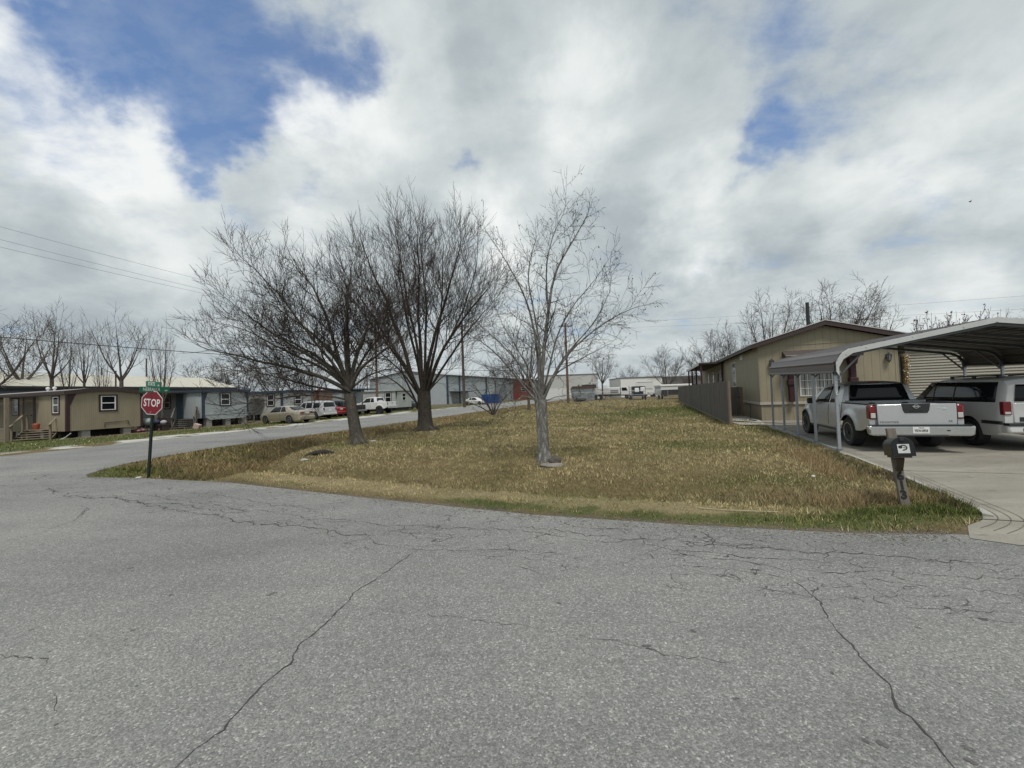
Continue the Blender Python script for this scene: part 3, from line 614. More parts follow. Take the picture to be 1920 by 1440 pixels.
class Tree:
    """trunk and limbs as given lines; everything finer grows from them"""
    def __init__(s, seed, levels, rmin=.006, jit=.16):
        s.g = np.random.default_rng(seed); s.lv = levels; s.rmin = rmin; s.jit = jit; s.wob = .022; s.thick = []; s.thin = []; s.tips = []
    def limb(s, P, r0, r1, lvl=0, kids=True, start=.18):
        P = np.asarray(P, float)
        # resample with a smooth wandering line
        d = np.r_[0, np.cumsum(np.linalg.norm(np.diff(P, axis=0), axis=1))]; n = max(5, int(d[-1]/.28)); t = np.linspace(0, d[-1], n)
        Q = np.stack([np.interp(t, d, P[:, k]) for k in range(3)], -1)
        for _ in range(2): Q[1:-1] = .5*Q[1:-1]+.25*(Q[:-2]+Q[2:])
        wob = s.g.normal(0, s.wob, Q.shape); wob[0] = 0; Q = Q+np.cumsum(wob, 0)*.6*np.linspace(0, 1, n)[:, None]
        r = np.linspace(r0, r1, n); s.thick.append((Q, r))
        if kids: s.sprout(Q, r, d[-1], lvl, start)
    def sprout(s, Q, r, L, lvl, start=.15):
        if lvl >= len(s.lv): return
        dens, lo, hi, ang, trop, rat = s.lv[lvl]; n = s.g.poisson(dens*L*(1-start)) if lvl else int(dens*L*(1-start))+1
        az = s.g.uniform(0, 2*PI)
        for i in range(n):
            f = start+(1-start)*(i+s.g.uniform(.1, .9))/n; q = f*(len(Q)-1); k = min(int(q), len(Q)-2); p = Q[k]+(Q[k+1]-Q[k])*(q-k); t = unit(Q[k+1]-Q[k])
            az += 2.4+s.g.normal(0, .5); ref = np.array([0, 0, 1.]) if abs(t[2]) < .9 else np.array([1., 0, 0]); u = unit(np.cross(t, ref)); v = np.cross(t, u)
            a = R(ang)*s.g.uniform(.65, 1.35); dr = unit(t*math.cos(a)+(u*math.cos(az)+v*math.sin(az))*math.sin(a))
            ln = s.g.uniform(lo, hi)*(1-.45*f) if lvl == 0 else s.g.uniform(lo, hi)
            s.branch(p, dr, ln, max(s.rmin, r[k]*rat), lvl+1, trop)
        # the limb's own tip goes on as a branch
        if lvl < len(s.lv) and len(Q) > 2: s.branch(Q[-1], unit(Q[-1]-Q[-2]), s.g.uniform(lo, hi)*.8, max(s.rmin, r[-1]), lvl+1, trop)
    def branch(s, p, d, L, r0, lvl, trop):
        n = max(3, int(L/(.22 if lvl < 2 else .16)))+1; st = L/(n-1); Q = [np.array(p)]; dd = np.array(d)
        for i in range(n-1):
            dd = unit(dd+s.g.normal(0, s.jit, 3)+np.array([0, 0, trop])*st*1.6); Q.append(Q[-1]+dd*st)
        Q = np.array(Q); r = np.linspace(r0, max(s.rmin*.55, r0*.3), n); (s.thick if r0 > .022 else s.thin).append((Q, r))
        if lvl >= len(s.lv): s.tips.append(Q[-1])
        s.sprout(Q, r, L, lvl)
    def meshes(s, name):
        V, Q = tubes_np(s.thick, 7); a = np_mesh(name+'_trunk', V, Q, smooth=True); V, Q = tubes_np(s.thin, 3); b2 = np_mesh(name+'_crown', V, Q, smooth=True); return a, b2
def bark(name, lo, hi, patch=None, sc=9, pk=.50):
    mt, nt, b = new_mat(name); o = coords(nt)
    n1 = noise(nt, mapping(nt, o, (1, 1, .22)), sc*2.2, 5, .7); n2 = noise(nt, o, 3.2, 4, .6)
    c = ramp(nt, math_n(nt, 'ADD', math_n(nt, 'MULTIPLY', n1, .65), math_n(nt, 'MULTIPLY', n2, .35)), [(.33, lo), (.66, hi)])
    if patch:
        pn = noise(nt, mapping(nt, o, (1, 1, .45)), 11, 8, .8)
        k = math_n(nt, 'MULTIPLY', math_n(nt, 'SUBTRACT', pn, pk, clamp=True), 9, clamp=True); c = mixc(nt, k, c, patch)
    nt.links.new(c, b.inputs['Base Color']); b.inputs['Roughness'].default_value = .92; b.inputs['Specular IOR Level'].default_value = .15; bump(nt, b, n1, .7, .03); return mt
BK1 = bark('grey_brown_bark', (.038, .033, .028), (.115, .102, .086), (.16, .15, .135), pk=.53); BK2 = bark('dark_bark', (.028, .024, .020), (.085, .074, .062))
BK3 = bark('pale_bark', (.095, .088, .078), (.20, .19, .175), (.33, .33, .315), pk=.50); TW1 = bark('twig_bark', (.034, .026, .023), (.085, .068, .060)); TW3 = bark('pale_twig_bark', (.045, .039, .035), (.11, .10, .09))
FAR_BK = bark('far_bark_hazed', (.062, .053, .048), (.15, .131, .12))  # bark paled so its colour carries the distance haze
def thing_tree(name, loc, label, tr, bk, tw, group=None, mesh=None, scale=1, rotz=0):
    e = empty(name, loc, rotz, label, 'tree', group); a, b2 = mesh or tr.meshes(name)
    if not a.materials: a.materials.append(bk); b2.materials.append(tw)
    o = bpy.data.objects.new('trunk', a); COL.objects.link(o); o.parent = e; o = bpy.data.objects.new('crown', b2); COL.objects.link(o); o.parent = e
    e.scale = (scale,)*3 if not isinstance(scale, tuple) else scale; return e, (a, b2)
def traced(pts, ox, oy, sc, ppm, amp, g):
    """2D line (enlarged photo pixels) -> metres in the tree's frame, with its own depth"""
    out = []; n = len(pts)
    for i, (x, y) in enumerate(pts): f = i/(n-1); out.append(((x-ox)/sc/ppm, amp*f, (oy-y)/sc/ppm))
    return out
def cut(P, f):
    P = np.array(P); d = np.r_[0, np.cumsum(np.linalg.norm(np.diff(P, axis=0), axis=1))]; t = np.linspace(0, d[-1]*f, len(P)); return np.stack([np.interp(t, d, P[:, k]) for k in range(3)], -1)
def flare(tr, base, top, r0, r1, n=9):
    """trunk with a root flare"""
    P = np.array([Vector(base).lerp(Vector(top), t) for t in np.linspace(0, 1, n)]); t = np.linspace(0, 1, n)
    r = r0+(r1-r0)*t+r0*.55*np.exp(-t*9); P[0][2] -= .15; tr.thick.append((P, r))
    for k in range(5):
        a = k*1.3+tr.g.uniform(0, .6); L = r0*tr.g.uniform(1.5, 2.3)
        tr.thick.append((np.array([[P[0][0]+math.cos(a)*r0*.5, P[0][1]+math.sin(a)*r0*.5, .32], [P[0][0]+math.cos(a)*r0*1.05, P[0][1]+math.sin(a)*r0*1.05, .09], [P[0][0]+math.cos(a)*L, P[0][1]+math.sin(a)*L, -.05]]), np.array([r0*.42, r0*.38, r0*.2])))
g_ = np.random.default_rng(3)
# tree with a leaning trunk, wide to the left (base at px 670,833)
b1 = (-6.21, 15.3); PP = 47.1
T1 = Tree(11, [(4.8, .9, 2.0, 43, .26, .42), (6.2, .35, 1.0, 38, .36, .5), (8.5, .18, .55, 34, .34, .6)], .0062, .13)
T1.wob = .045; flare(T1, (0, 0, 0), (-.29, 0, 1.98), .235, .21)
for pts, amp, r0 in (([(838, 1100), (820, 1060), (770, 1062), (740, 1030), (640, 990), (520, 955), (400, 925), (250, 880), (130, 860)], -.7, .12),
                     ([(832, 1090), (800, 1000), (740, 900), (640, 800), (560, 745), (440, 650), (340, 570)], .5, .13), ([(835, 1080), (805, 980), (790, 900), (760, 760), (700, 600), (620, 470)], -.9, .12),
                     ([(835, 1080), (820, 980), (800, 860), (795, 720), (765, 580)], 1.3, .12), ([(838, 1080), (845, 960), (880, 860), (940, 680), (975, 560)], .6, .13),
                     ([(842, 1090), (870, 1000), (980, 930), (1080, 860), (1180, 790)], -.5, .11), ([(828, 1080), (800, 1020), (700, 960), (600, 880), (480, 830), (330, 750), (220, 680)], 1.5, .11),
                     ([(832, 1110), (790, 1095), (700, 1085), (560, 1055), (430, 1015), (330, 990), (220, 960)], 1.2, .085), ([(838, 1150), (815, 1125), (730, 1118), (640, 1105), (500, 1108), (380, 1120), (310, 1128)], -1.3, .06),
                     ([(838, 1080), (850, 980), (900, 860), (1000, 760), (1060, 640)], 1.9, .09), ([(832, 1080), (790, 960), (690, 800), (600, 620), (520, 520)], -2.0, .09), ([(838, 1090), (900, 1010), (1000, 960), (1110, 930)], 1.7, .07), ([(832, 1090), (760, 985), (640, 900), (480, 790), (300, 650), (200, 580)], -1.2, .10), ([(830, 1085), (720, 990), (560, 910), (380, 830), (210, 750), (120, 715)], .6, .09), ([(836, 1080), (830, 960), (845, 800), (880, 660), (900, 560)], -1.0, .10)):
    T1.limb(cut(traced(pts, 868, 1370, 2.77, PP, amp, g_), .92 if pts[-1][1] > 700 else .80 if pts[-1][0] < 400 else 1.0), r0*.74, r0*.14, start=.24)
thing_tree('bare_tree', (*b1, hz(*b1)+.02), 'low wide bare tree with a leaning trunk, branches spreading left over the parked cars', T1, BK1, TW1)
# tall vase-shaped tree (base at px 798,808)
b2_ = (-4.64, 20.32); PP = 35.5
T2 = Tree(23, [(3.2, 1.1, 2.6, 38, .20, .40), (4.8, .55, 1.4, 32, .24, .48), (6.6, .28, .80, 27, .22, .6)], .0072, .09)
T2.wob = .035; flare(T2, (0, 0, 0), (-.03, 0, 2.05), .37, .35)
for pts, amp, r0 in (([(1205, 1130), (1160, 1040), (1150, 920), (1100, 800), (1050, 620), (1005, 500), (950, 330)], -.6, .17), ([(1212, 1120), (1205, 1000), (1205, 850), (1190, 650), (1200, 500), (1180, 320)], .7, .17),
                     ([(1220, 1120), (1235, 1000), (1270, 850), (1335, 620), (1375, 430), (1420, 300)], -.5, .16), ([(1230, 1120), (1270, 1000), (1330, 860), (1440, 720), (1540, 610), (1590, 540)], .4, .15),
                     ([(1200, 1180), (1150, 1110), (1110, 1060), (1020, 1000), (930, 950)], -1.0, .08), ([(1195, 1200), (1160, 1120), (1090, 1000), (1060, 900), (1000, 800)], .9, .09),
                     ([(1215, 1120), (1190, 960), (1140, 780), (1090, 560), (1060, 400), (1080, 250)], 1.4, .13), ([(1225, 1120), (1255, 960), (1300, 760), (1320, 560), (1330, 380), (1335, 270)], 1.6, .13),
                     ([(1222, 1120), (1240, 940), (1260, 720), (1260, 480), (1250, 330)], -1.7, .13), ([(1228, 1120), (1290, 960), (1390, 800), (1490, 620), (1520, 470)], -1.4, .12),
                     ([(1208, 1120), (1150, 980), (1050, 820), (960, 640), (880, 520)], -1.5, .12), ([(1235, 1110), (1290, 1050), (1340, 1010), (1390, 970)], -.9, .06), ([(1215, 1120), (1200, 900), (1150, 600), (1110, 380), (1095, 230)], -.3, .13), ([(1205, 1120), (1125, 980), (1010, 820), (890, 670), (800, 540)], .6, .12), ([(1200, 1130), (1120, 1000), (1000, 880), (900, 800)], -.5, .08), ([(1235, 1110), (1330, 970), (1460, 810), (1560, 700), (1620, 640)], -.6, .11)):
    T2.limb(cut(traced(pts, 1222, 1300, 2.77, PP, amp, g_), .96), r0*.72, r0*.14, start=.36)
thing_tree('bare_tree', (*b2_, hz(*b2_)+.02), 'tallest bare tree, vase shaped with many upright limbs from one thick trunk', T2, BK2, TW1)
# pale slender tree with the rock at its foot (base at px 1020,862)
b3 = (.78, 10.23); PP = 70.4
T3 = Tree(31, [(4.8, .45, 1.3, 45, .16, .42), (6.6, .20, .62, 42, .14, .5), (8.0, .09, .28, 42, .06, .6)], .0041, .17)
flare(T3, (0, 0, 0), (.0, 0, 1.62), .145, .125)
for pts, amp, r0 in (([(385, 1075), (390, 900), (410, 800), (435, 640), (450, 500), (500, 390), (540, 310), (620, 220), (660, 130)], .25, .075), ([(375, 1075), (375, 850), (360, 700), (330, 560), (270, 450), (210, 350)], -.4, .06),
                     ([(395, 1075), (450, 950), (520, 850), (620, 770), (740, 690), (850, 655)], -.3, .05), ([(392, 1075), (470, 900), (560, 800), (680, 680), (750, 570), (790, 480)], .7, .045),
                     ([(378, 1075), (280, 880), (220, 800), (130, 720), (80, 670)], .3, .05), ([(372, 1100), (270, 980), (190, 860), (110, 790), (30, 750)], -.6, .045), ([(382, 1060), (395, 800), (360, 600), (345, 450), (345, 350), (400, 220)], .9, .05),
                     ([(436, 640), (425, 480), (430, 350), (470, 250), (520, 170)], -.3, .035), ([(372, 1100), (310, 1010), (245, 1040), (220, 1120), (212, 1200)], -.5, .022), ([(392, 1090), (480, 1030), (560, 1060), (640, 1120)], -.6, .018),
                     ([(385, 1070), (430, 900), (470, 720), (560, 600), (640, 520)], -.9, .04), ([(380, 1070), (330, 900), (230, 740), (180, 600)], .9, .04), ([(385, 1080), (420, 960), (560, 900), (680, 830), (780, 790)], .6, .032), ([(375, 1090), (300, 960), (160, 900), (60, 880)], .9, .035)):
    T3.limb(cut(traced(pts, 385, 1380, 2.666, PP, amp, g_), .97), r0*.82, r0*.18, start=.22)
T3.thick.append((np.array([[-.13, -.02, .0], [-.09, -.02, .6], [-.10, .0, 1.2], [-.16, .02, 1.75]]), np.array([.07, .07, .065, .05])))
e3, _ = thing_tree('bare_tree', (*b3, hz(*b3)+.01), 'slender pale barked tree with grey blotches and a stone at its foot', T3, BK3, TW3)
tp = np.array(T3.tips); tp = tp[g_.permutation(len(tp))[:520]]; n = len(tp)
V = np.empty((n, 4, 3)); 
for k in range(n):
    a = g_.uniform(0, 2*PI); u = np.array([math.cos(a), math.sin(a), g_.normal(0, .3)])*g_.uniform(.010, .020); dn = np.array([g_.normal(0, .3), g_.normal(0, .3), -1])*g_.uniform(.03, .065); p = tp[k]
    V[k] = [p, p+u+dn*.5, p+dn, p-u+dn*.5]
link('leaves', np_mesh('leaves', V.reshape(-1, 3), np.arange(n*4).reshape(n, 4)), M('dead_leaf', (.045, .035, .028), .9), e3)

# background trees: a few kinds, copied
def bg_tree(seed, h, spread, nl, fork, up, dens=1.0, rmin=.0115, jit=.06, rk=1.0):
    t = Tree(seed, [(2.1*dens, h*.10, h*.23, 40, up, .42), (3.0*dens, h*.06, h*.14, 38, up*.8, .5), (4.0*dens, h*.03, h*.08, 36, up*.6, .6)], rmin, jit)
    r0 = h*.0145*rk; flare(t, (0, 0, 0), (0, 0, h*fork), r0, r0*.85)
    for k in range(nl):
        a = k*2.4+t.g.uniform(-.4, .4); rr = spread*t.g.uniform(.45, 1.0); top = h*t.g.uniform(.62, .86) if k else h*.9
        if k == 0: rr *= .25
        p0 = np.array([0, 0, h*fork*t.g.uniform(.9, 1.0)]); e = np.array([math.cos(a)*rr, math.sin(a)*rr, top]); mid_ = p0*.55+e*.45+np.array([math.cos(a), math.sin(a), 0])*rr*.15
        t.limb([p0, mid_, e], r0*.52, r0*.10, start=.2)
    return t
BG = {}
for k, a in {'vase': (101, 10, 2.2, 6, .24, .34, .66, .010, .05), 'spread': (102, 10, 4.6, 8, .25, .10, .8, .0115, .14, 1.2), 'round': (103, 8, 3.2, 9, .18, .14, 1.1, .0125, .12), 'thin': (104, 10, 1.7, 6, .46, .30, .7, .010, .05), 'pecan': (105, 10, 3.9, 8, .34, .05, .9, .013, .17, 1.5)}.items(): BG[k] = bg_tree(*a).meshes('bg_'+k)
def bgt(kind, px_, ytop, Y, label, group, rz=0, wide=1.0, name='bare_tree'):
    if group == LG and px_ > 50: wide *= .78
    p = AT(px_, 740, Y); top = AT(px_, ytop, Y).z; base_h = {'round': 8}.get(kind, 10); s = top/base_h*.93
    return thing_tree(name, (p.x, p.y, 0), label, None, FAR_BK, FAR_BK, group, BG[kind], (s*wide, s*wide, s), rz)
LG = 'bare trees behind the left trailers'
bgt('spread', -45, 560, 31, 'spreading bare tree whose branches come in from the left edge', LG, .4, 1.15)
bgt('thin', 97, 572, 34, 'thin bare tree with one straight trunk and round top over the tan trailer roof', LG, .2, 1.35)
bgt('thin', 40, 600, 38, 'twiggy bare tree rising behind the porch roof of the tan trailer', LG, 2.2, 1.5)
bgt('vase', 128, 590, 36, 'upright bare tree just right of the straight trunk tree over the tan trailer', LG, 1.2, .8)
bgt('thin', 158, 602, 38, 'narrow bare tree over the middle of the tan trailer roof', LG, 3.0, 1.0)
bgt('vase', 190, 622, 40, 'shorter bare tree over the window of the tan trailer', LG, 4.0, .9)
bgt('thin', 228, 585, 33, 'bare tree with a tall fan shaped top left of the street name sign', LG, 5.0, 1.5)
bgt('vase', 304, 592, 29.0, 'grey trunked bare tree rising right behind the stop sign at the blue porch', LG, .9, 1.1)
TG = 'twiggy trees far behind the trailers'
bgt('round', 395, 672, 78, 'low twiggy tree right of the cream metal roof', TG, 0, 1.3); bgt('round', 452, 664, 82, 'low reddish twiggy tree over the grey blue trailer', TG, 1, 1.4)
bgt('round', 520, 660, 86, 'low twiggy tree behind the leaning tree, over the gold sedan', TG, 2, 1.4); bgt('round', 585, 668, 90, 'low twiggy tree over the silver sport utility vehicle', TG, 3, 1.3)
bgt('round', 665, 670, 95, 'low twiggy tree just left of the brown pole by the white pickup', TG, 3.6, 1.3)
bgt('spread', 991, 590, 40.7, 'middle distance bare tree directly left of the pale slender trunk', None, .6, .9)
FG = 'bare trees at the far end of the field'
bgt('round', 945, 655, 125, 'distant tree over the red brick building', FG, 1.7, 1.2); bgt('pecan', 1130, 648, 80, 'open bare tree above the white tank truck', FG, 2.4, .75)
bgt('round', 1180, 685, 115, 'small brown bushy tree left of the long white building', FG, .5, 1.2); bgt('round', 1251, 648, 92, 'dense round bare tree right of the long white building', FG, 4.1, 1.15)
bgt('round', 1292, 688, 100, 'small faint bare tree above the dark roofed house', FG, 5.2, 1.0)
HG = 'bare trees behind the tan house'
bgt('round', 1335, 622, 58, 'bushy bare tree over the porch roof of the tan house', HG, .2, 1.1); bgt('pecan', 1378, 600, 54, 'bare tree over the side wall of the tan house', HG, 3.0, .8)
bgt('pecan', 1448, 542, 44, 'tall bare tree with forking crooked limbs left of the black flue pole', HG, 2.0, .85); bgt('pecan', 1568, 524, 43, 'broad bare tree over the gable peak of the tan house', HG, 1.0, .95); bgt('pecan', 1640, 548, 45, 'bare tree reaching right above the carport slope', HG, 4.6, .85)
bgt('pecan', 1935, 568, 38, 'bare tree at the right edge above the carport', HG, .1, .6)
SG = 'upright brown shrubs behind the carport'
def upright(px_, ytop, Y, label, seed):
    t = Tree(seed, [(3.0, .5, 1.1, 22, .5, .5), (3.5, .2, .5, 25, .4, .6)], .012, .09); p = AT(px_, 740, Y); h = AT(px_, ytop, Y).z
    for k in range(9):
        a = k*2.4; rr = t.g.uniform(.2, 1.3); tp_ = h*t.g.uniform(.78, .95); t.limb([(0, 0, 0), (math.cos(a)*rr*.6, math.sin(a)*rr*.6, tp_*.45), (math.cos(a)*rr, math.sin(a)*rr, tp_)], .05, .014, start=.45)
    e, _ = thing_tree('upright_shrub', (p.x, p.y, 0), label, t, FAR_BK, FAR_BK, SG); e['category'] = 'shrub'
    tp2 = np.array(t.tips); V = np.empty((len(tp2), 4, 3))
    for k in range(len(tp2)):
        u = t.g.normal(0, .028, 3); v = t.g.normal(0, .04, 3); V[k] = [tp2[k]-u, tp2[k]+v, tp2[k]+u, tp2[k]-v]
    link('leaves', np_mesh('leaves', V.reshape(-1, 3), np.arange(len(tp2)*4).reshape(-1, 4)), M('rust_leaf', (.12, .075, .05), .9), e)
upright(1754, 592, 27, 'tall upright shrub with rusty leaves above the left slope of the carport', 41); upright(1790, 600, 28, 'upright shrub right of the tallest one above the carport slope', 42); upright(1832, 592, 30, 'thin upright shrub with brown tufts left of the carport peak', 43)
# sapling by the ditch with arching twigs (px 927,778)
bs = (-1.66, 33.0); TS = Tree(61, [(2.2, .8, 1.7, 45, -.05, .5), (3.0, .3, .8, 45, -.1, .6)], .013, .18)
for (ex, ey, ez) in ((-1.9, .2, 2.3), (-2.9, -.5, 1.5), (1.0, .6, 3.0), (1.9, -.4, 2.3), (-.8, .9, 3.3), (.4, -.8, 3.4), (-1.6, -1.0, 2.6)): TS.limb([(0, 0, 0), (ex*.35, ey*.35, ez*.5), (ex, ey, ez)], .06, .016, start=.3)
e, _ = thing_tree('sapling', (*bs, hz(*bs)), 'low arching leafless sapling in the ditch in front of the blue dumpster', TS, TW3, TW1)
# far tree line
def treeline():
    Vs, Qs, k = [], [], 0
    g = np.random.default_rng(91); Va = np.empty(len(BG['round'][1].vertices)*3, np.float32); BG['round'][1].vertices.foreach_get('co', Va); Va = Va.reshape(-1, 3)
    Lq = np.empty(len(BG['round'][1].loops), np.int32); BG['round'][1].loops.foreach_get('vertex_index', Lq); Lq = Lq.reshape(-1, 4)
    for px_ in list(range(380, 1500, 70)):
        Y = g.uniform(165, 215); p = AT(px_+g.uniform(-20, 20), 740, Y); s = g.uniform(.7, 1.1); a = g.uniform(0, 6); c, sn = math.cos(a), math.sin(a)
        W_ = Va.copy(); W_[:, 0], W_[:, 1] = (Va[:, 0]*c-Va[:, 1]*sn)*s*1.8+p.x, (Va[:, 0]*sn+Va[:, 1]*c)*s*1.8+p.y; W_[:, 2] *= s; Vs.append(W_); Qs.append(Lq+k); k += len(W_)
    return np_mesh('distant_woods', np.concatenate(Vs), np.concatenate(Qs), smooth=True)
setp(link('distant_woods', treeline(), FAR_BK), label='hazy line of distant leafless woods along the horizon', kind='stuff')
# ------------------------------------------------------------------ vehicles
TH = R(-20.5)
def paint(name, col, rough=.32, metal=.0, dirt=None): return M(name, col, rough, metal, var=.06, scale=1.2, coat=.5, dirt=dirt)
M_silver = paint('silver_paint', (.56, .57, .58), .30, .50); M_carwhite = paint('car_white_paint', (.62, .62, .61), .3); M_gold = paint('champagne_paint', (.41, .365, .28), .32, .55)
M_carred = paint('car_red_paint', (.30, .016, .02), .3); M_carblack = paint('car_black_paint', (.012, .013, .016), .25); M_cargrey = paint('car_grey_paint', (.07, .075, .08), .3, .2)
class Car:
    def __init__(s, name, label, cat, loc, rotz, sp, group=None, z=0.0):
        s.e = empty(name, (loc[0], loc[1], z), rotz, label, cat, group); s.s = sp; s.build()
    def top(s, y): return np.interp(y, [p[0] for p in s.s['top']], [p[1] for p in s.s['top']])
    def belt(s, y): return np.interp(y, [p[0] for p in s.s['belt']], [p[1] for p in s.s['belt']])
    def bot(s, y):
        b = np.interp(y, [p[0] for p in s.s['bot']], [p[1] for p in s.s['bot']])
        for ya in s.s['axles']:
            ra = s.s['ra']
            if abs(y-ya) < ra: b = max(b, s.s['wr']+math.sqrt(ra*ra-(y-ya)**2))
        return b
    def plan(s, y): return np.interp(y, [p[0] for p in s.s['plan']], [p[1] for p in s.s['plan']])
    def X(s, y, z):
        zb = float(s.belt(y)); w = float(s.plan(y))
        if z <= zb:
            x = w*(1-.07*max(0, min(1, (.55-z)/.35))**2)-.035*max(0, min(1, (z-.72)/max(.1, zb-.72)))**2
        else: x = w-.035-s.s.get('tumble', .30)*(z-zb)-.05*max(0, z-zb-.3)
        fl = s.s.get('flare', 0)
        if fl:
            for ya in s.s['axles']:
                d = math.hypot(y-ya, z-s.s['wr']); ra = s.s['ra']
                if d < ra+.17: x += fl*(1 if d < ra+.05 else (ra+.17-d)/.12)
        return x
    def build(s):
        sp = s.s; y0, y1 = sp['ends']; st = set(np.round(np.linspace(y0, y1, 46), 3))
        for p in sp['top']+sp['belt']: st.add(round(p[0], 3))
        for ya in sp['axles']:
            for a in np.linspace(0, PI, 15): st.add(round(ya+sp['ra']*math.cos(a), 3))
            st.add(round(ya-sp['ra']-.12, 3)); st.add(round(ya+sp['ra']+.12, 3))
        bed = sp.get('bed'); ys = [y for y in sorted(st) if y0 <= y <= y1]
        if bed: ys = sorted(set(ys) | {bed[0]-.001, bed[0], bed[1], bed[1]+.001})
        mb = MB(); rings = []
        for y in ys:
            inb = bed and bed[0] <= y <= bed[1]; tz = float(s.top(y)); b = float(s.bot(y)); zb = min(float(s.belt(y)), tz-.06); zr = tz-(.05 if not inb else 0)
            if inb: zb = tz-.02; zr = tz
            b = min(b, zb-.03); pr = []
            for z in np.linspace(b, zb, 8): pr.append((s.X(y, z), z))
            for k in (1, 2, 3, 4): z = zb+(zr-zb)*k/4; pr.append((s.X(y, z), z))
            xe = pr[-1][0]
            if inb: pr += [(xe-.07, tz), (xe-.07, bed[2]), (xe*.5, bed[2]), (0, bed[2])]
            else:
                for f in (.94, .80, .45, 0): pr.append((xe*f, tz-.05*f**3+sp.get('crown', .02)*(1-f*f)))
            ring = [(-x, y, z) for x, z in pr]+[(x, y, z) for x, z in pr[-2::-1]]; rings.append(ring)
        n = len(rings[0])
        vs = [p for r in rings for p in r]; fs = [(i*n+k, i*n+k+1, (i+1)*n+k+1, (i+1)*n+k) for i in range(len(rings)-1) for k in range(n-1)]
        fs.append(tuple(range(n))); fs.append(tuple((len(rings)-1)*n+k for k in range(n-1, -1, -1)))
        mb.add(vs, fs); s.body = mb.build('body', sp['paint'], s.e, smooth=38)
        u = MB(); wd = min(p[1] for p in sp['plan'])-.06; zlo = sp['bot'][0][1]
        u.box(-wd, wd, y0+.12, y1-.12, zlo-.03, zlo+.24); u.box(-wd+.16, wd-.16, y0+.3, y1-.3, zlo, sp['wr']*2+.1); u.build('underbody', M_black, s.e)
        for i, ya in enumerate(sp['axles']):
            for sd in (-1, 1): s.wheel(sd*(sp.get('track', s.plan(ya)-.10)), ya, sd)
        for q in sp.get('side', []):
            for sd in (-1, 1): s.side(q[0], q[1], q[2], sd, *(q[3:]))
    def wheel(s, x, y, sd):
        r = s.s['wr']; wd = s.s.get('tw', .22); rr = r*s.s.get('rimr', .64); t = MB(); mt = Matrix.Translation((x, y, r))
        t.lathe([(rr*.96, -wd/2+.01), (rr+.01, -wd/2), (r*.95, -wd/2), (r*.99, -wd/2+.03), (r, -wd/4), (r, wd/4), (r*.99, wd/2-.03), (r*.95, wd/2), (rr+.01, wd/2), (rr*.96, wd/2-.01)], 26, mt, axis='x')
        o = t.build('wheel', M_black, s.e, smooth=35); k = MB(); f = sd*(wd/2-.012)
        k.lathe([(rr, f-sd*.07), (rr*.90, f-sd*.06)], 24, mt, axis='x')
        ring = MB(); n = 24
        vs = []; 
        for (q, h) in ((rr*1.0, f), (rr*.88, f+sd*.006), (rr*.86, f-sd*.05)):
            for i in range(n): a = 2*PI*i/n; vs.append((h, q*math.cos(a), q*math.sin(a)))
        k.add(vs, [(j*n+i, j*n+(i+1) % n, (j+1)*n+(i+1) % n, (j+1)*n+i) for j in range(2) for i in range(n)], mt)
        ns = s.s.get('spokes', 5)
        for i in range(ns):
            a = 2*PI*i/ns+.3; c = Vector((f-sd*.015, 0, 0)); p = mt @ (c+Vector((0, math.cos(a), math.sin(a)))*rr*.12); q = mt @ (c+Vector((0, math.cos(a), math.sin(a)))*rr*.92); k.beam(p, q, rr*.20, .03, (1, 0, 0))
        k.lathe([(rr*.22, f-.03), (rr*.22, f+sd*.0+.004)], 12, mt, axis='x')
        rim = k.build('rim', s.s.get('rimmat', M_steel), o, smooth=30)
        if s.s.get('lip'):
            q = MB(); f2 = f+sd*.012; n = 28; vs = []
            for (r_, h) in ((rr*1.0, f2-sd*.012), (rr*1.0, f2), (rr*.93, f2), (rr*.90, f2-sd*.03)):
                for i in range(n): a = 2*PI*i/n; vs.append((h, r_*math.cos(a), r_*math.sin(a)))
            q.add(vs, [(j*n+i, j*n+(i+1) % n, (j+1)*n+(i+1) % n, (j+1)*n+i) for j in range(3) for i in range(n)], mt); lp_ = q.build('rim_lip', M_chrome, o, smooth=40)
    def panel(s, name, pts, mat, eps_dir, parent=None, nu=6, nv=4):
        """bilinear patch through four 3D corners, with thickness"""
        a, b, c, d = [Vector(p) for p in pts]; vs = []
        for j in range(nv+1):
            for i in range(nu+1): u, v = i/nu, j/nv; vs.append(a.lerp(b, u).lerp(d.lerp(c, u), v)+Vector(eps_dir))
        mb = MB(); mb.add(vs, [(j*(nu+1)+i, j*(nu+1)+i+1, (j+1)*(nu+1)+i+1, (j+1)*(nu+1)+i) for j in range(nv) for i in range(nu)])
        o = mb.build(name, mat, parent or s.e, smooth=40); md = o.modifiers.new('t', 'SOLIDIFY'); md.thickness = .006; md.offset = 0; return o
    def side(s, name, quad, mat, sd, eps=.004, nu=8, nv=4):
        """quad in side view (y,z), wrapped on the flank"""
        (a, b, c, d) = [Vector(p) for p in quad]; vs = []
        for j in range(nv+1):
            for i in range(nu+1):
                u, v = i/nu, j/nv; p = a.lerp(b, u).lerp(d.lerp(c, u), v); vs.append((sd*(s.X(p.x, p.y)+eps), p.x, p.y))
        mb = MB(); mb.add(vs, [(j*(nu+1)+i, j*(nu+1)+i+1, (j+1)*(nu+1)+i+1, (j+1)*(nu+1)+i) for j in range(nv) for i in range(nu)])
        o = mb.build(name, mat, s.body, smooth=40); md = o.modifiers.new('t', 'SOLIDIFY'); md.thickness = .006; md.offset = 0
        o.parent = s.e; return o
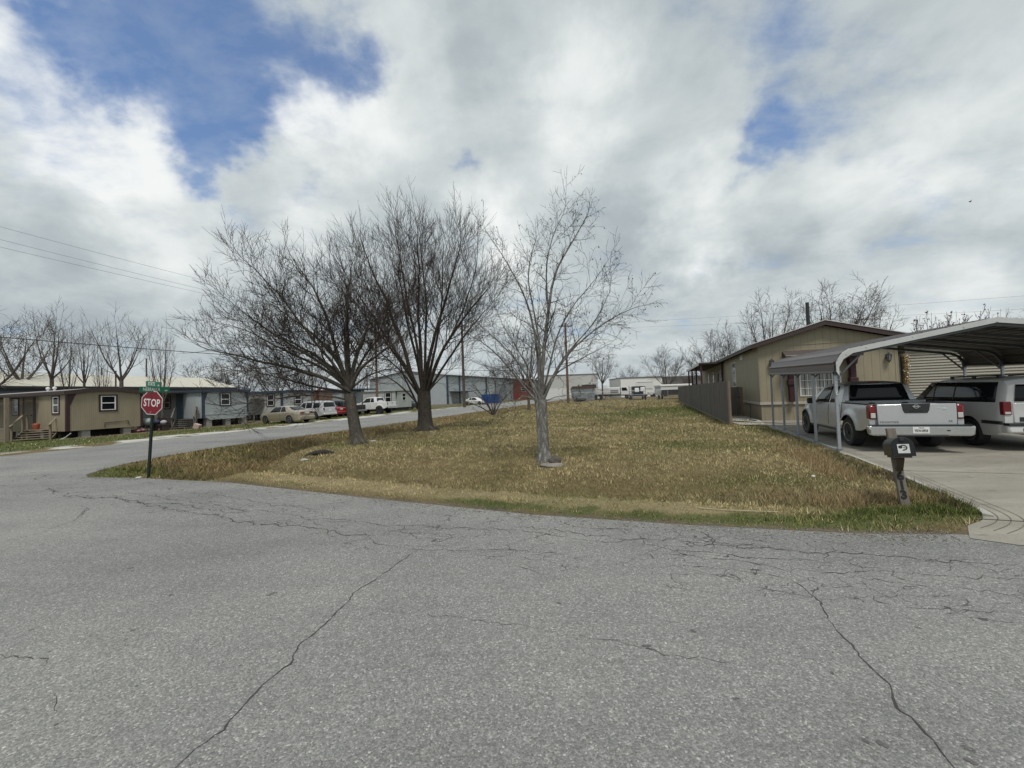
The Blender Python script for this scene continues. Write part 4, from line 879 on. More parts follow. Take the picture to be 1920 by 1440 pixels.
    def box(s, name, x0, x1, y0, y1, z0, z1, mat, bevel=.02, parent=None):
        return MB().box(x0, x1, y0, y1, z0, z1).build(name, mat, parent or s.e, smooth=35, bevel=bevel)
    def rear(s, z_off=0, lampw=.2, lz=(.72, .95), plate=True, window=None, bumper=True, bmat=None, yt=None):
        y0 = s.s['ends'][0]; w = float(s.plan(y0)); yt = y0 if yt is None else yt
        for sd in (-1, 1):
            x0, x1 = sorted((sd*(w-.015), sd*(w-lampw))); s.box('tail_lamp', x0, x1, yt-.02, yt+.05, lz[0], lz[1], M_red, .012)
        if plate: s.box('licence_plate', -.16, .16, yt-.022, yt+.01, .78, .92, M_white, 0)
        if bumper: s.box('bumper', -w-.01, w+.01, y0-.10, y0+.12, .40, .60, bmat or s.s['paint'], .05)
def line_(y0, z0, y1, z1, w=.012): return [(y0-w/2, z0), (y0+w/2, z0), (y1+w/2, z1), (y1-w/2, z1)]
M_gap = M('panel_gap', (.03, .03, .03), .8)
def sedan_spec(p, **k):
    d = dict(paint=p, ends=(-1.0, 3.72), axles=(0, 2.74), ra=.37, wr=.325, bot=[(-1.0, .30), (-.6, .24), (3.4, .22), (3.72, .28)],
             top=[(-1.0, .78), (-.98, .95), (-.88, 1.01), (-.35, 1.04), (.05, 1.16), (.42, 1.37), (.75, 1.435), (1.3, 1.455), (1.75, 1.42), (2.1, 1.29), (2.55, 1.03), (2.75, .97), (3.3, .86), (3.6, .74), (3.72, .58)],
             belt=[(-1.0, .90), (-.4, .965), (.6, .96), (2.4, .905), (3.72, .6)], plan=[(-1.0, .70), (-.9, .80), (-.55, .88), (0, .905), (2.6, .905), (3.2, .87), (3.55, .74), (3.72, .55)], tumble=.46, rimmat=M_chrome, tw=.2,
             side=[('window', [(.36, .985), (.98, .975), (.98, 1.39), (.68, 1.385)], M_glass), ('window', [(1.06, .972), (2.25, .93), (1.80, 1.36), (1.06, 1.40)], M_glass), ('door_seam', line_(1.02, .35, 1.02, .97), M_gap), ('door_seam', line_(2.2, .35, 2.3, .92), M_gap), ('door_seam', line_(.45, .6, .22, .96), M_gap),
                   ('door_handle', [(.55, .86), (.75, .86), (.75, .89), (.55, .89)], M_steel), ('door_handle', [(1.45, .85), (1.65, .85), (1.65, .88), (1.45, .88)], M_steel)]); d.update(k); return d
def suv_spec(p, **k):
    d = dict(paint=p, ends=(-1.0, 3.6), axles=(0, 2.70), ra=.43, wr=.365, bot=[(-1.0, .42), (-.6, .33), (3.2, .32), (3.6, .40)],
             top=[(-1.0, .95), (-.985, 1.12), (-.80, 1.70), (-.62, 1.76), (.4, 1.80), (1.3, 1.79), (1.65, 1.72), (2.35, 1.17), (2.55, 1.11), (3.2, 1.04), (3.5, .93), (3.6, .75)],
             belt=[(-1.0, 1.10), (.5, 1.09), (2.3, 1.05), (3.6, .72)], plan=[(-1.0, .82), (-.85, .88), (-.4, .91), (2.6, .91), (3.2, .88), (3.5, .78), (3.6, .66)], tumble=.22, rimmat=M_chrome,
             side=[('window', [(-.55, 1.13), (.28, 1.12), (.22, 1.62), (-.52, 1.60)], M_glass), ('window', [(.40, 1.12), (1.15, 1.11), (1.15, 1.65), (.40, 1.64)], M_glass), ('window', [(1.25, 1.11), (2.10, 1.09), (1.62, 1.60), (1.25, 1.64)], M_glass), ('door_seam', line_(.34, .5, .34, 1.1), M_gap), ('door_seam', line_(1.2, .45, 1.2, 1.1), M_gap)]); d.update(k); return d
def pickup_spec(p, **k):
    d = dict(paint=p, ends=(-1.12, 4.15), axles=(0, 3.25), ra=.47, wr=.385, bot=[(-1.12, .62), (-.7, .48), (.5, .42), (3.0, .42), (3.9, .46), (4.15, .55)], bed=(-1.06, .42, .62),
             top=[(-1.12, 1.17), (.43, 1.17), (.47, 1.19), (.62, 1.68), (.80, 1.755), (1.4, 1.775), (1.9, 1.755), (2.15, 1.68), (2.78, 1.20), (3.0, 1.14), (3.75, 1.06), (4.05, .95), (4.15, .78)],
             belt=[(-1.12, 1.15), (.5, 1.13), (2.7, 1.10), (4.15, .74)], plan=[(-1.12, .885), (.4, .895), (2.9, .895), (3.6, .87), (4.0, .78), (4.15, .64)], tumble=.30, flare=.035, rimmat=M_blackpl, tw=.26, spokes=6,
             side=[('window', [(.78, 1.17), (1.30, 1.16), (1.30, 1.67), (.95, 1.65)], M_glass), ('window', [(1.38, 1.16), (2.50, 1.13), (2.02, 1.61), (1.38, 1.67)], M_glass), ('door_seam', line_(1.34, .5, 1.34, 1.12), M_gap), ('door_seam', line_(.62, .62, .60, 1.12), M_gap), ('door_seam', line_(2.48, .5, 2.52, 1.1), M_gap), ('door_seam', line_(.44, .6, .44, 1.15, .016), M_gap),
                   ('door_handle', [(.74, .98), (.92, .98), (.92, 1.01), (.74, 1.01)], M_silver), ('door_handle', [(1.50, .97), (1.68, .97), (1.68, 1.0), (1.50, 1.0)], M_silver)]); d.update(k); return d

# silver pickup on the drive
def wl(ox, oy, th, x, y): return (ox+x*math.cos(th)-y*math.sin(th), oy+x*math.sin(th)+y*math.cos(th))
pc = wl(9.45, 10.75, TH, .80, 0)
pk = Car('pickup_truck', 'silver crew cab pickup under the carport with its dented tailgate to the street', 'pickup truck', pc, TH, pickup_spec(M_silver, lip=True, rimr=.68), z=.006)
w = .885; y0 = -1.12
tg = pk.box('tailgate', -.745, .745, y0-.055, y0+.03, .665, 1.175, M_silver, .018)
ap = MB().prism([(-.27, 1.185), (.27, 1.185), (.245, 1.02), (.21, .955), (-.21, .955), (-.245, 1.02)], 'y', y0-.068, y0-.04).build('handle_panel', M_blackpl, tg, bevel=.008)
MB().box(-.13, .13, y0-.074, y0-.06, .995, 1.025).build('handle_slot', M_black, tg)
em = MB(); n = 28
for i in range(n):
    a, b2 = 2*PI*i/n, 2*PI*(i+1)/n; q = []
    for (r, yy) in ((.034, y0-.07), (.048, y0-.07), (.048, y0-.08), (.034, y0-.08)):
        for t in (a, b2): q.append((r*1.12*math.cos(t), yy, 1.115+r*math.sin(t)))
    em.add(q, [(0, 1, 3, 2), (2, 3, 5, 4), (4, 5, 7, 6), (6, 7, 1, 0)])
em.box(-.072, .072, y0-.084, y0-.068, 1.105, 1.126); em.build('emblem', M_chrome, tg)
def rear_mtx(x, y, z): return place((x, y, z), (1, 0, 0), (0, -1, 0))
text('lettering', 'FRONTIER', .062, M_steel, tg, rear_mtx(-.52, y0-.057, .735), .0012, .003, 1.15, 1.15)
text('lettering', 'SE', .055, M_steel, tg, rear_mtx(.62, y0-.057, .755), .001, .003, 1.2, 1.2)
for sd in (-1, 1): MB().box(*sorted((sd*.742, sd*.752)), y0-.045, y0-.03, .67, 1.17).build('gate_gap', M_gap, tg)
for (x, z, r) in ((.42, 1.07, .05), (.52, 1.05, .06), (.36, 1.12, .03)): MB().sphere((x, y0-.050, z), r, 8, (1, .16, .7)).build('dent', M_silver, tg, smooth=60)
for sd in (-1, 1):
    x0, x1 = sorted((sd*.75, sd*.888))
    lm = MB().box(x0, x1, y0-.03, y0+.16, .80, 1.15).build('tail_lamp', M_red, pk.e, smooth=35, bevel=.03)
    x0, x1 = sorted((sd*.768, sd*.865)); MB().box(x0, x1, y0-.038, y0+.02, .835, .96).build('reversing_lens', M_clear, lm, bevel=.01)
bp = MB().prism([(-.97, .44), (-.90, .415), (.90, .415), (.97, .44), (.99, .66), (-.99, .66)], 'y', y0-.20, y0-.04).build('bumper', M_chrome, pk.e, smooth=35, bevel=.035)
MB().box(-.93, .93, y0-.205, y0-.03, .652, .676).build('step_pad', M_blackpl, bp); MB().box(-.5, .5, y0-.215, y0-.1, .40, .435).build('lower_step', M_blackpl, bp, bevel=.01)
MB().box(.47, .53, y0-.205, y0-.19, .53, .56).build('socket', M_black, bp)
pl = MB().box(-.155, .155, y0-.212, y0-.195, .475, .63).build('licence_plate', M_white, pk.e, bevel=.004)
M_ink = M('black_ink', (.015, .015, .018), .6)
text('lettering', 'YKW-0934', .088, M_ink, pl, rear_mtx(0, y0-.213, .538), .0012, .0025, .60); text('lettering', 'TEXAS', .032, M_ink, pl, rear_mtx(0, y0-.213, .608), .0006, .0015, 1.1)
pk.panel('rear_window', [(-.67, .49, 1.22), (.67, .49, 1.22), (.59, .612, 1.665), (-.59, .612, 1.665)], M_glass, (0, -.034, .012))
pk.panel('windshield', [(-.70, 2.72, 1.26), (.70, 2.72, 1.26), (.60, 2.18, 1.67), (-.60, 2.18, 1.67)], M_glass, (0, .022, .022))
pk.box('brake_lamp', -.13, .13, .60, .66, 1.725, 1.755, M_red, .008)
tb = pk.box('tool_box', -.80, .80, .02, .40, 1.06, 1.235, M('tread_plate', (.34, .35, .36), .38, .7, var=.35, scale=40, bmp=.5), .012)
for x in (-.34, .36): MB().box(x-.06, x+.06, .0, .03, 1.15, 1.18).build('latch', M_black, tb)
for sd in (-1, 1):
    pk.box('bed_rail_cap', *sorted((sd*.80, sd*.885)), -1.08, .42, 1.168, 1.19, M_blackpl, .006); mi = MB().cbox((sd*1.02, 2.38, 1.19), (.17, .10, .19)).build('side_mirror', M_blackpl, pk.e, bevel=.03); mi.data.update()
    MB().beam((sd*.86, 2.36, 1.16), (sd*.97, 2.38, 1.18), .05).build('mirror_arm', M_blackpl, mi)
pk.box('running_board', -.93, -.80, .55, 2.7, .36, .41, M_blackpl, .01); pk.box('running_board', .80, .93, .55, 2.7, .36, .41, M_blackpl, .01)

# white sport utility vehicle beside it
sc0 = wl(12.05, 10.1, TH, .80, 0)
sv = suv_spec(M_carwhite, ends=(-1.03, 3.62), axles=(0, 2.83), ra=.41, wr=.365, tumble=.20, rimr=.56 if False else .64,
    top=[(-1.03, 1.0), (-1.0, 1.60), (-.90, 1.70), (-.6, 1.745), (.4, 1.765), (1.35, 1.75), (1.65, 1.68), (2.35, 1.18), (2.55, 1.11), (3.2, 1.05), (3.5, .93), (3.62, .75)], belt=[(-1.03, 1.13), (.5, 1.12), (2.3, 1.08), (3.62, .72)],
    plan=[(-1.03, .84), (-.9, .885), (-.4, .90), (2.6, .90), (3.2, .87), (3.5, .78), (3.62, .66)], rimmat=M_steel,
    side=[('window', [(-.80, 1.15), (2.24, 1.11), (1.66, 1.66), (-.76, 1.64)], M_glass), ('window_pillar', line_(1.42, 1.12, 1.42, 1.63, .05), M_blackpl, .008), ('window_pillar', line_(.60, 1.13, .60, 1.63, .05), M_blackpl, .008),
          ('side_strip', [(.44, .62), (2.40, .62), (2.40, .70), (.44, .70)], M_blackpl, .012), ('side_strip', [(-1.0, .62), (-.44, .62), (-.44, .70), (-1.0, .70)], M_blackpl, .012), ('door_seam', line_(1.43, .45, 1.43, 1.12), M_gap), ('door_seam', line_(.55, .55, .62, 1.12), M_gap), ('door_seam', line_(2.3, .45, 2.3, 1.08), M_gap)])
su = Car('sport_utility_vehicle', 'white sport utility vehicle with dark windows under the right side of the carport', 'suv', sc0, TH, sv, z=.006)
for sd in (-1, 1):
    x0, x1 = sorted((sd*.63, sd*.855)); 
    lm = MB().box(*sorted((sd*.72, sd*.868)), -1.055, -.93, .85, 1.17).build('tail_lamp', M_red, su.e, bevel=.02); MB().box(*sorted((sd*.74, sd*.845)), -1.06, -1.0, .87, .93).build('reversing_lens', M_clear, lm, bevel=.008)
    mi = MB().cbox((sd*1.0, 2.2, 1.20), (.16, .12, .17)).build('side_mirror', M_blackpl, su.e, bevel=.03); MB().beam((sd*.84, 2.2, 1.15), (sd*.96, 2.2, 1.18), .05).build('mirror_arm', M_blackpl, mi)
    rk = MB().beam((sd*.60, -.6, 1.80), (sd*.60, 1.1, 1.80), .045, .035)
    for y in (-.55, .25, 1.05): rk.cbox((sd*.60, y, 1.77), (.05, .09, .06))
    rk.build('roof_rail', M_blackpl, su.e, bevel=.008)
MB().beam((-.6, -.4, 1.81), (.6, -.4, 1.81), .05, .025).build('roof_bar', M_blackpl, su.e); MB().beam((-.6, .8, 1.81), (.6, .8, 1.81), .05, .025).build('roof_bar', M_blackpl, su.e)
td = su.box('rear_door', -.70, .70, -1.05, -.98, .66, 1.14, M_carwhite, .02); MB().box(-.60, .60, -1.062, -1.03, .70, .80).build('licence_recess', M_blackpl, td)
su.panel('rear_window', [(-.66, -1.03, 1.17), (.66, -1.03, 1.17), (.61, -1.0, 1.57), (-.61, -1.0, 1.57)], M_glass, (0, -.012, 0))
bq = su.box('bumper', -.87, .87, -1.16, -.92, .42, .62, M_carwhite, .05); MB().box(-.86, .86, -1.175, -1.0, .60, .665).build('bumper_strip', M_blackpl, bq, bevel=.01); MB().box(-.62, .62, -1.172, -1.1, .49, .55).build('bumper_slot', M_black, bq)

# cars parked by the trailers; they point away from the street
TP = R(90-20)
def parked(px_, y_, name, label, cat, sp, dz=0.0, Y=None, dx=.8):
    g0 = G(px_, y_); 
    if Y: g0 = (AT(px_, y_, Y).x, Y)
    c = wl(g0[0], g0[1], TP, dx, 0); return Car(name, label, cat, c, TP, sp, 'cars parked by the left trailers', z=.02)
cs = parked(545, 795, 'sedan', 'champagne gold four door sedan parked on the verge, nearest the blue grey trailer', 'car', sedan_spec(M_gold), Y=31.8, dx=.75)
cs.rear(lampw=.40, lz=(.78, .90), bumper=True); cs.panel('rear_window', [(-.58, -.22, 1.075), (.58, -.22, 1.075), (.50, .40, 1.36), (-.50, .40, 1.36)], M_glass, (0, -.012, .02)); cs.panel('windshield', [(-.66, 2.48, 1.07), (.66, 2.48, 1.07), (.52, 1.85, 1.385), (-.52, 1.85, 1.385)], M_glass, (0, .012, .02))
cu_ = parked(592, 788, 'sport_utility_vehicle', 'silver sport utility vehicle with roof rails parked between the gold sedan and the leaning tree', 'suv', suv_spec(M('pale_silver_paint', (.50, .51, .52), .35, .2, var=.05, coat=.5)), Y=37.2)
cu_.rear(lampw=.16, lz=(.85, 1.10), bmat=M_silver); cu_.panel('rear_window', [(-.70, -.96, 1.18), (.70, -.96, 1.18), (.64, -.82, 1.62), (-.64, -.82, 1.62)], M_glass, (0, -.02, 0)); cu_.panel('windshield', [(-.74, 2.28, 1.22), (.74, 2.28, 1.22), (.64, 1.74, 1.66), (-.64, 1.74, 1.66)], M_glass, (0, .02, .02))
for sd in (-1, 1): MB().beam((sd*.62, -.5, 1.84), (sd*.62, 1.2, 1.85), .05, .04).build('roof_rail', M_blackpl, cu_.e)
MB().beam((-.62, 0, 1.86), (.62, 0, 1.86), .05, .03).build('roof_bar', M_blackpl, cu_.e)
cr = parked(622, 782, 'sedan', 'red car showing only its tail between the silver sport utility vehicle and the black pickup', 'car', sedan_spec(M_carred), Y=41.6, dx=.4)
cr.rear(lampw=.34, lz=(.74, .88)); cr.panel('rear_window', [(-.58, -.22, 1.075), (.58, -.22, 1.075), (.50, .40, 1.36), (-.50, .40, 1.36)], M_glass, (0, -.012, .02))
cb = parked(650, 782, 'pickup_truck', 'black pickup with a pale bumper parked behind the leaning tree', 'pickup truck', pickup_spec(M_carblack, wr=.40, rimmat=M_chrome), Y=42.6, dx=.85)
cb.box('tailgate', -.78, .78, -1.17, -1.09, .70, 1.19, M_carblack); cb.rear(lampw=.12, lz=(.85, 1.12), bumper=False); cb.box('bumper', -.92, .92, -1.30, -1.08, .46, .66, M_steel, .04); cb.panel('rear_window', [(-.64, .505, 1.24), (.64, .505, 1.24), (.57, .615, 1.66), (-.57, .615, 1.66)], M_glass, (0, -.014, .004))
cw = parked(712, 776, 'pickup_truck', 'lifted white crew cab pickup on big tyres beside the brown pole', 'pickup truck', pickup_spec(M_carwhite, wr=.46, ra=.56, tw=.32, bot=[(-1.12, .78), (-.7, .64), (.5, .58), (3.0, .58), (4.15, .70)], top=[(a, b+.24) for a, b in pickup_spec(None)['top']], belt=[(a, b+.24) for a, b in pickup_spec(None)['belt']], bed=(-1.06, .42, .85),
    side=[(n_, [(a, b+.24) for a, b in q], m_) for n_, q, m_ in pickup_spec(None)['side']]), Y=45.6, dx=.85)
cw.box('tailgate', -.78, .78, -1.17, -1.09, .90, 1.43, M_carwhite); cw.box('bumper', -.92, .92, -1.32, -1.08, .68, .88, M_chrome, .04); cw.rear(lampw=.13, lz=(1.02, 1.36), bumper=False, plate=False); cw.box('tailgate_handle', -.10, .10, -1.185, -1.16, 1.22, 1.30, M_blackpl, .01)
cw.panel('rear_window', [(-.64, .505, 1.48), (.64, .505, 1.48), (.57, .615, 1.90), (-.57, .615, 1.90)], M_glass, (0, -.014, .004))
cd = parked(772, 763, 'sedan', 'dark car half hidden behind the thick trunk of the vase shaped tree', 'car', sedan_spec(M_cargrey), Y=60, dx=.8); cd.rear(lampw=.3, lz=(.78, .92)); cd.panel('rear_window', [(-.58, -.22, 1.075), (.58, -.22, 1.075), (.50, .40, 1.36), (-.50, .40, 1.36)], M_glass, (0, -.012, .02))
wc_ = AT(868, 760, 78); cz = Car('sedan', 'small white car parked between the dark utility pole and the blue dumpster', 'car', (wc_.x+1.2, 78), R(-110), sedan_spec(M_carwhite), 'vehicles at the far end of the field', z=.02); cz.rear(lampw=.3, lz=(.78, .92))
# ------------------------------------------------------------------ buildings
def window(parent, origin, u, n, w, h, frame=None, trim=None, nx=1, ny=2, tw=.09, curtain=None, name='window'):
    mt = place(origin, u, n); frame = frame or M_white
    o = MB().box(-w/2, w/2, -h/2, h/2, -.03, .006, mt).build(name, M_glass, parent)
    f = MB(); b = .045
    f.box(-w/2-b*.4, -w/2+b, -h/2, h/2, -.02, .03, mt).box(w/2-b, w/2+b*.4, -h/2, h/2, -.02, .03, mt).box(-w/2+b, w/2-b, h/2-b, h/2, -.02, .028, mt).box(-w/2+b, w/2-b, -h/2, -h/2+b, -.02, .028, mt)
    for i in range(1, nx): x = -w/2+w*i/nx; f.box(x-.014, x+.014, -h/2+b, h/2-b, -.02, .022, mt)
    for i in range(1, ny): y = -h/2+h*i/ny; f.box(-w/2+b, w/2-b, y-(.03 if ny == 2 else .014), y+(.03 if ny == 2 else .014), -.02, .024, mt)
    f.build('window_frame', frame, o)
    if trim:
        t = MB(); a, c = w/2+.02, h/2+.002
        t.box(-a-tw, -a, -c-tw, c+tw, -.02, .038, mt).box(a, a+tw, -c-tw, c+tw, -.02, .038, mt).box(-a, a, c, c+tw, -.02, .036, mt).box(-a, a, -c-tw, -c, -.02, .036, mt); t.build('window_trim', trim, o)
    if curtain:
        k = MB()
        for i in range(10): x = -w/2+.06+(w-.12)*i/10; k.box(x, x+(w-.12)/10*.8, -h/2+.05, h/2-.05, .007, .010+.004*(i % 2), mt)
        k.build('curtain', curtain, o)
    return o
def lantern(parent, p, n):
    mt = place(p, Vector((0, 0, 1)).cross(Vector(n)), n); o = MB().box(-.06, .06, -.05, .16, 0, .02, mt).build('wall_lantern', M_blackpl, parent)
    k = MB().beam(mt @ Vector((0, .12, .01)), mt @ Vector((0, .16, .14)), .02)
    b_ = mt @ Vector((0, -.04, .14)); b_ = Matrix.Translation(b_); k.lathe([(.02, .27), (.03, .23), (.12, .17), (.125, .15)], 6, b_); k.lathe([(.055, -.14), (.07, -.11)], 6, b_); k.lathe([(.02, -.2), (.03, -.14)], 6, b_)
    for i in range(6): a = i*PI/3; k.beam(b_ @ Vector((.062*math.cos(a), .062*math.sin(a), -.11)), b_ @ Vector((.108*math.cos(a), .108*math.sin(a), .16)), .014)
    k.build('lantern_cage', M_blackpl, o); MB().lathe([(.055, -.11), (.10, .15)], 6, b_).build('lantern_glass', M('frosted_glass', (.22, .23, .24), .3), o)

# tan house on the right
HX, HY = 12.47, 19.38
M_tan = siding('tan_panel_siding', (.29, .255, .175), .30, .62, .035, dirt=((.20, .17, .11), .12)); M_skirt = siding('skirting_panel', (.27, .235, .165), .20, .4, .06); M_hroof = M('brown_shingle', (.07, .055, .05), .9, var=.35, scale=30, bmp=.4)
hs = empty('tan_house', (HX, HY, 0), TH, 'long tan panelled house with a brown gable roof behind the carport', 'house')
W_, L_, ze, zp = 5.45, 25.0, 3.72, 4.55
gab = [(0, .86), (W_, .86), (W_, ze), (W_/2, zp), (0, ze)]
MB().prism(gab, 'y', 0, L_).build('wall', M_tan, hs)
MB().box(.03, W_-.03, .03, L_-.03, -.05, .80).build('skirting', M_skirt, hs)
tr = MB(); tr.box(-.03, W_+.03, -.03, 0, .80, .93); tr.box(-.03, 0, 0, L_, .80, .93); tr.build('base_trim', M('cream_trim', (.42, .39, .33), .7), hs)
gt = MB().box(-.015, W_+.015, -.018, 0, ze-.03, ze+.03); gt.box(-.012, .10, -.016, 0, .93, ze-.03); gt.box(W_-.10, W_+.012, -.016, 0, .93, ze-.03); gt.build('corner_trim', M_tan, hs)
rf = MB(); oh = .30; rise = (zp-ze)/(W_/2)
for sd in (-1, 1):
    xo = W_/2+sd*(W_/2+oh); zo = ze-rise*oh+.10
    q = [(W_/2, zp+.10), (xo, zo), (xo, zo+.09), (W_/2, zp+.19)]
    rf.prism(q if sd > 0 else q[::-1], 'y', -oh, L_+oh)
roof = rf.build('roof', M_hroof, hs)
fs_ = MB()
for sd in (-1, 1):
    xo = W_/2+sd*(W_/2+oh+.02); zo = ze-rise*oh+.10
    fs_.prism([(W_/2, zp+.20), (xo, zo+.11), (xo, zo-.10), (W_/2, zp-.01)], 'y', -oh-.03, -oh); fs_.box(*sorted((xo, xo+sd*.03)), -oh-.03, L_+oh, zo-.09, zo+.10)
fs_.build('fascia', M_dkbrown, roof)
dp = MB()
for sd in (-1, 1):
    xo = W_/2+sd*(W_/2+oh+.06); zo = ze-rise*(oh+.04)+.21
    dp.prism([(W_/2, zp+.205), (xo, zo), (xo, zo+.035), (W_/2, zp+.24)], 'y', -oh-.055, -oh+.02)
    if sd < 0: dp.box(xo-.02, xo+.02, -oh, L_+oh, zo-.01, zo+.03)
dp.build('drip_edge', M('pale_drip_edge', (.55, .54, .52), .5, .2), roof)
hood = MB(); x0, x1 = 1.02, 3.95
hood.prism([(-.02, 3.42), (-.62, 3.12), (-.62, 3.02), (-.02, 3.02)], 'x', x0, x1); ho = hood.build('window_hood', M_hroof, hs)
MB().box(x0-.02, x1+.02, -.655, -.62, 2.98, 3.13).build('hood_fascia', M_dkbrown, ho); MB().box(x0-.03, x1+.03, -.67, -.60, 3.13, 3.16).build('hood_edge', M('hood_edge_pale', (.42, .36, .33), .5), ho)
for x in (1.30, 3.72):
    cl = MB().box(x-.11, x+.11, -.26, -.02, .93, 3.02); cl.box(x-.16, x+.16, -.31, -.015, 1.75, 2.0); cl.prism([(x-.20, 3.02), (x-.13, 2.62), (x+.13, 2.62), (x+.20, 3.02)], 'y', -.34, -.012); cl.build('column', M_maroon, hs, bevel=.02)
window(hs, (2.5, -.0, 1.75), (1, 0, 0), (0, -1, 0), 1.62, 1.15, nx=5, ny=3, curtain=M('lace_curtain', (.30, .30, .29), .8))
lantern(hs, (.53, -.005, 2.85), (0, -1, 0)); lantern(hs, (5.08, -.005, 2.85), (0, -1, 0))
window(hs, (0, 6.5, 2.55), (0, -1, 0), (-1, 0, 0), .95, 1.6, nx=2, ny=4)
vt = MB().box(-.03, 0, 3.7, 4.35, 3.36, 3.66); vn = vt.build('wall_plaque', M_white, hs)  # small white plaque; its unreadable marks are built as dark slats
sl_ = MB(); [sl_.box(-.036, -.03, 3.78, 4.27, 3.42+i*.06, 3.44+i*.06) for i in range(4)]; sl_.build('plaque_slats', M_blackpl, vn)
# porch along the side
po = MB().box(-1.75, -.01, 10.4, 22.8, 3.58, 3.70); pr_ = po.build('porch_roof', M_dkbrown, hs); MB().box(-1.78, -1.75, 10.38, 22.8, 3.50, 3.72).build('porch_fascia', M('pale_drip_edge'), pr_)
MB().box(-1.6, -.02, 10.5, 22.7, .62, .78).build('porch_deck', M_wood, hs)
for (x, y) in ((-1.56, 10.55), (-1.56, 14.6), (-1.56, 18.6), (-1.56, 22.6), (-.12, 10.55)): MB().box(x-.06, x+.06, y-.06, y+.06, .78, 3.58).build('porch_post', M_maroon, hs)
rl = MB(); rl.box(-1.60, -1.52, 10.6, 22.6, 1.66, 1.72); rl.box(-1.58, -1.54, 10.6, 22.6, 1.0, 1.05)
for y in np.arange(10.8, 22.6, .22): rl.box(-1.575, -1.545, y, y+.035, 1.0, 1.66)
rl.build('porch_railing', M_dkbrown, hs)
window(hs, (0, 11.8, 2.4), (0, -1, 0), (-1, 0, 0), .9, 1.4); dr = MB().box(-.04, 0, 13.3, 14.25, .8, 2.9).build('door', M_maroon, hs); MB().sphere((-.06, 13.42, 1.8), .035).build('handle', M_chrome, dr)
window(hs, (0, 16.4, 2.4), (0, -1, 0), (-1, 0, 0), .9, 1.4); window(hs, (0, 19.8, 2.4), (0, -1, 0), (-1, 0, 0), .9, 1.4)
MB().lathe([(.055, 0), (.055, .3)], 10, Matrix.Translation((4.85, 2.2, ze+.3))).build('vent_pipe', M_blackpl, roof)

# beige lap-sided building to the right of it
bs_ = empty('beige_building', (*wl(HX, HY, TH, 5.98, .55), 0), TH, 'beige building with horizontal lap siding seen under the carport roof', 'building')
M_lap = M('beige_lap_siding', (.285, .265, .215), .6, var=.07, scale=2)
MB().box(.0, 4.55, .05, 9, -.05, 3.36).build('wall', M_lap, bs_)
lp = MB(); pz = .125
for i in range(26): z = .05+i*pz; lp.add([(0, .045, z+pz), (4.5, .045, z+pz), (4.5, -.002, z), (0, -.002, z), (0, .045, z), (4.5, .045, z)], [(0, 1, 2, 3), (3, 2, 5, 4)])
lp.build('lap_siding', M_lap, bs_)
MB().box(4.5, 4.66, -.03, .10, -.05, 3.36).build('corner_trim', M_white, bs_)
MB().box(4.66, 12, 1.2, 9, -.05, 3.36).build('side_wall', M_lap, bs_); lp = MB()
for i in range(26): z = .05+i*pz; lp.add([(4.66, 1.195, z+pz), (12, 1.195, z+pz), (12, 1.162, z), (4.66, 1.162, z), (4.66, 1.195, z), (12, 1.195, z)], [(0, 1, 2, 3), (3, 2, 5, 4)])
lp.build('lap_siding', M_lap, bs_); MB().box(-.1, 12.2, -.2, 9.2, 3.36, 3.46).build('roof', M_dkbrown, bs_)
MB().box(-.42, -.06, .3, .34, -.02, 2.95).build('door_panel', M('pale_grey_panel', (.36, .37, .37), .6), bs_)
gp = wl(HX, HY, TH, 5.80, .22); wp_ = empty('wooden_post', (*gp, 0), TH, 'rough yellowish wooden post standing between the tan house and the beige building', 'post'); MB().box(-.065, .065, -.065, .065, -.2, 3.0).build('post', M('pine_post', (.23, .16, .085), .8, var=.3, scale=3, stretch=(6, 6, .6)), wp_); MB().box(-.16, .16, -.075, -.066, 2.86, 2.98).build('cap_board', M_wood, wp_)
gd = empty('garland', (*wl(HX, HY, TH, 5.77, .10), 0), TH, 'gold and white ball garland wound down the top of the wooden post', 'garland'); a_ = MB(); b_ = MB(); c_b = MB()
for i in range(130):
    z = 2.92-1.25*(i/130)**1.1; a = i*.9; p = (random.uniform(-.11, .11)+.03*math.sin(a), -.05+random.uniform(-.07, .05), z); (a_ if i % 3 else b_ if i % 2 else c_b).sphere(p, random.uniform(.014, .032), 5)
for i in range(26): c_b.sphere((-.42+.40*i/26, .0, 2.95-.02*math.sin(i)), .022, 5)
a_.build('gold_balls', M('gold_ball', (.35, .24, .07), .25, .6), gd, smooth=60); b_.build('white_balls', M_white, gd, smooth=60); c_b.build('greenery', M('olive_leaf', (.09, .085, .04), .7), gd, smooth=60)

# carport
CX, CY = 8.25, 9.8; CT = R(-22.3); cp = empty('carport', (CX, CY, 0), CT, 'metal carport with a brown ribbed roof and white front edge over the drive', 'carport')
CW, CL = 5.9, 6.85
pf = [(0, 2.0), (.0, 2.22), (.10, 2.42), (.30, 2.56), (CW/2, 3.06), (CW-.30, 2.56), (CW-.10, 2.42), (CW, 2.22), (CW, 2.0)]
M_cr = M('brown_metal_roof', (.088, .068, .066), .42, .25, var=.10, scale=1.5, dirt=((.15, .13, .125), .2), stretch=(2, .3, 2)); M_under_shaded = M('roof_underside', (.06, .057, .05), .55, .2, var=.12)  # underside colour made darker to stand in for the shade below
def dense(prof, step=.02):
    out = []
    for a, b in zip(prof[:-1], prof[1:]):
        n = max(1, int(math.dist(a, b)/step)); out += [(a[0]+(b[0]-a[0])*k/n, a[1]+(b[1]-a[1])*k/n) for k in range(n)]
    return out+[prof[-1]]
dn = dense(pf, .03); d = 0; sk = MB(); top_, bt = [], []
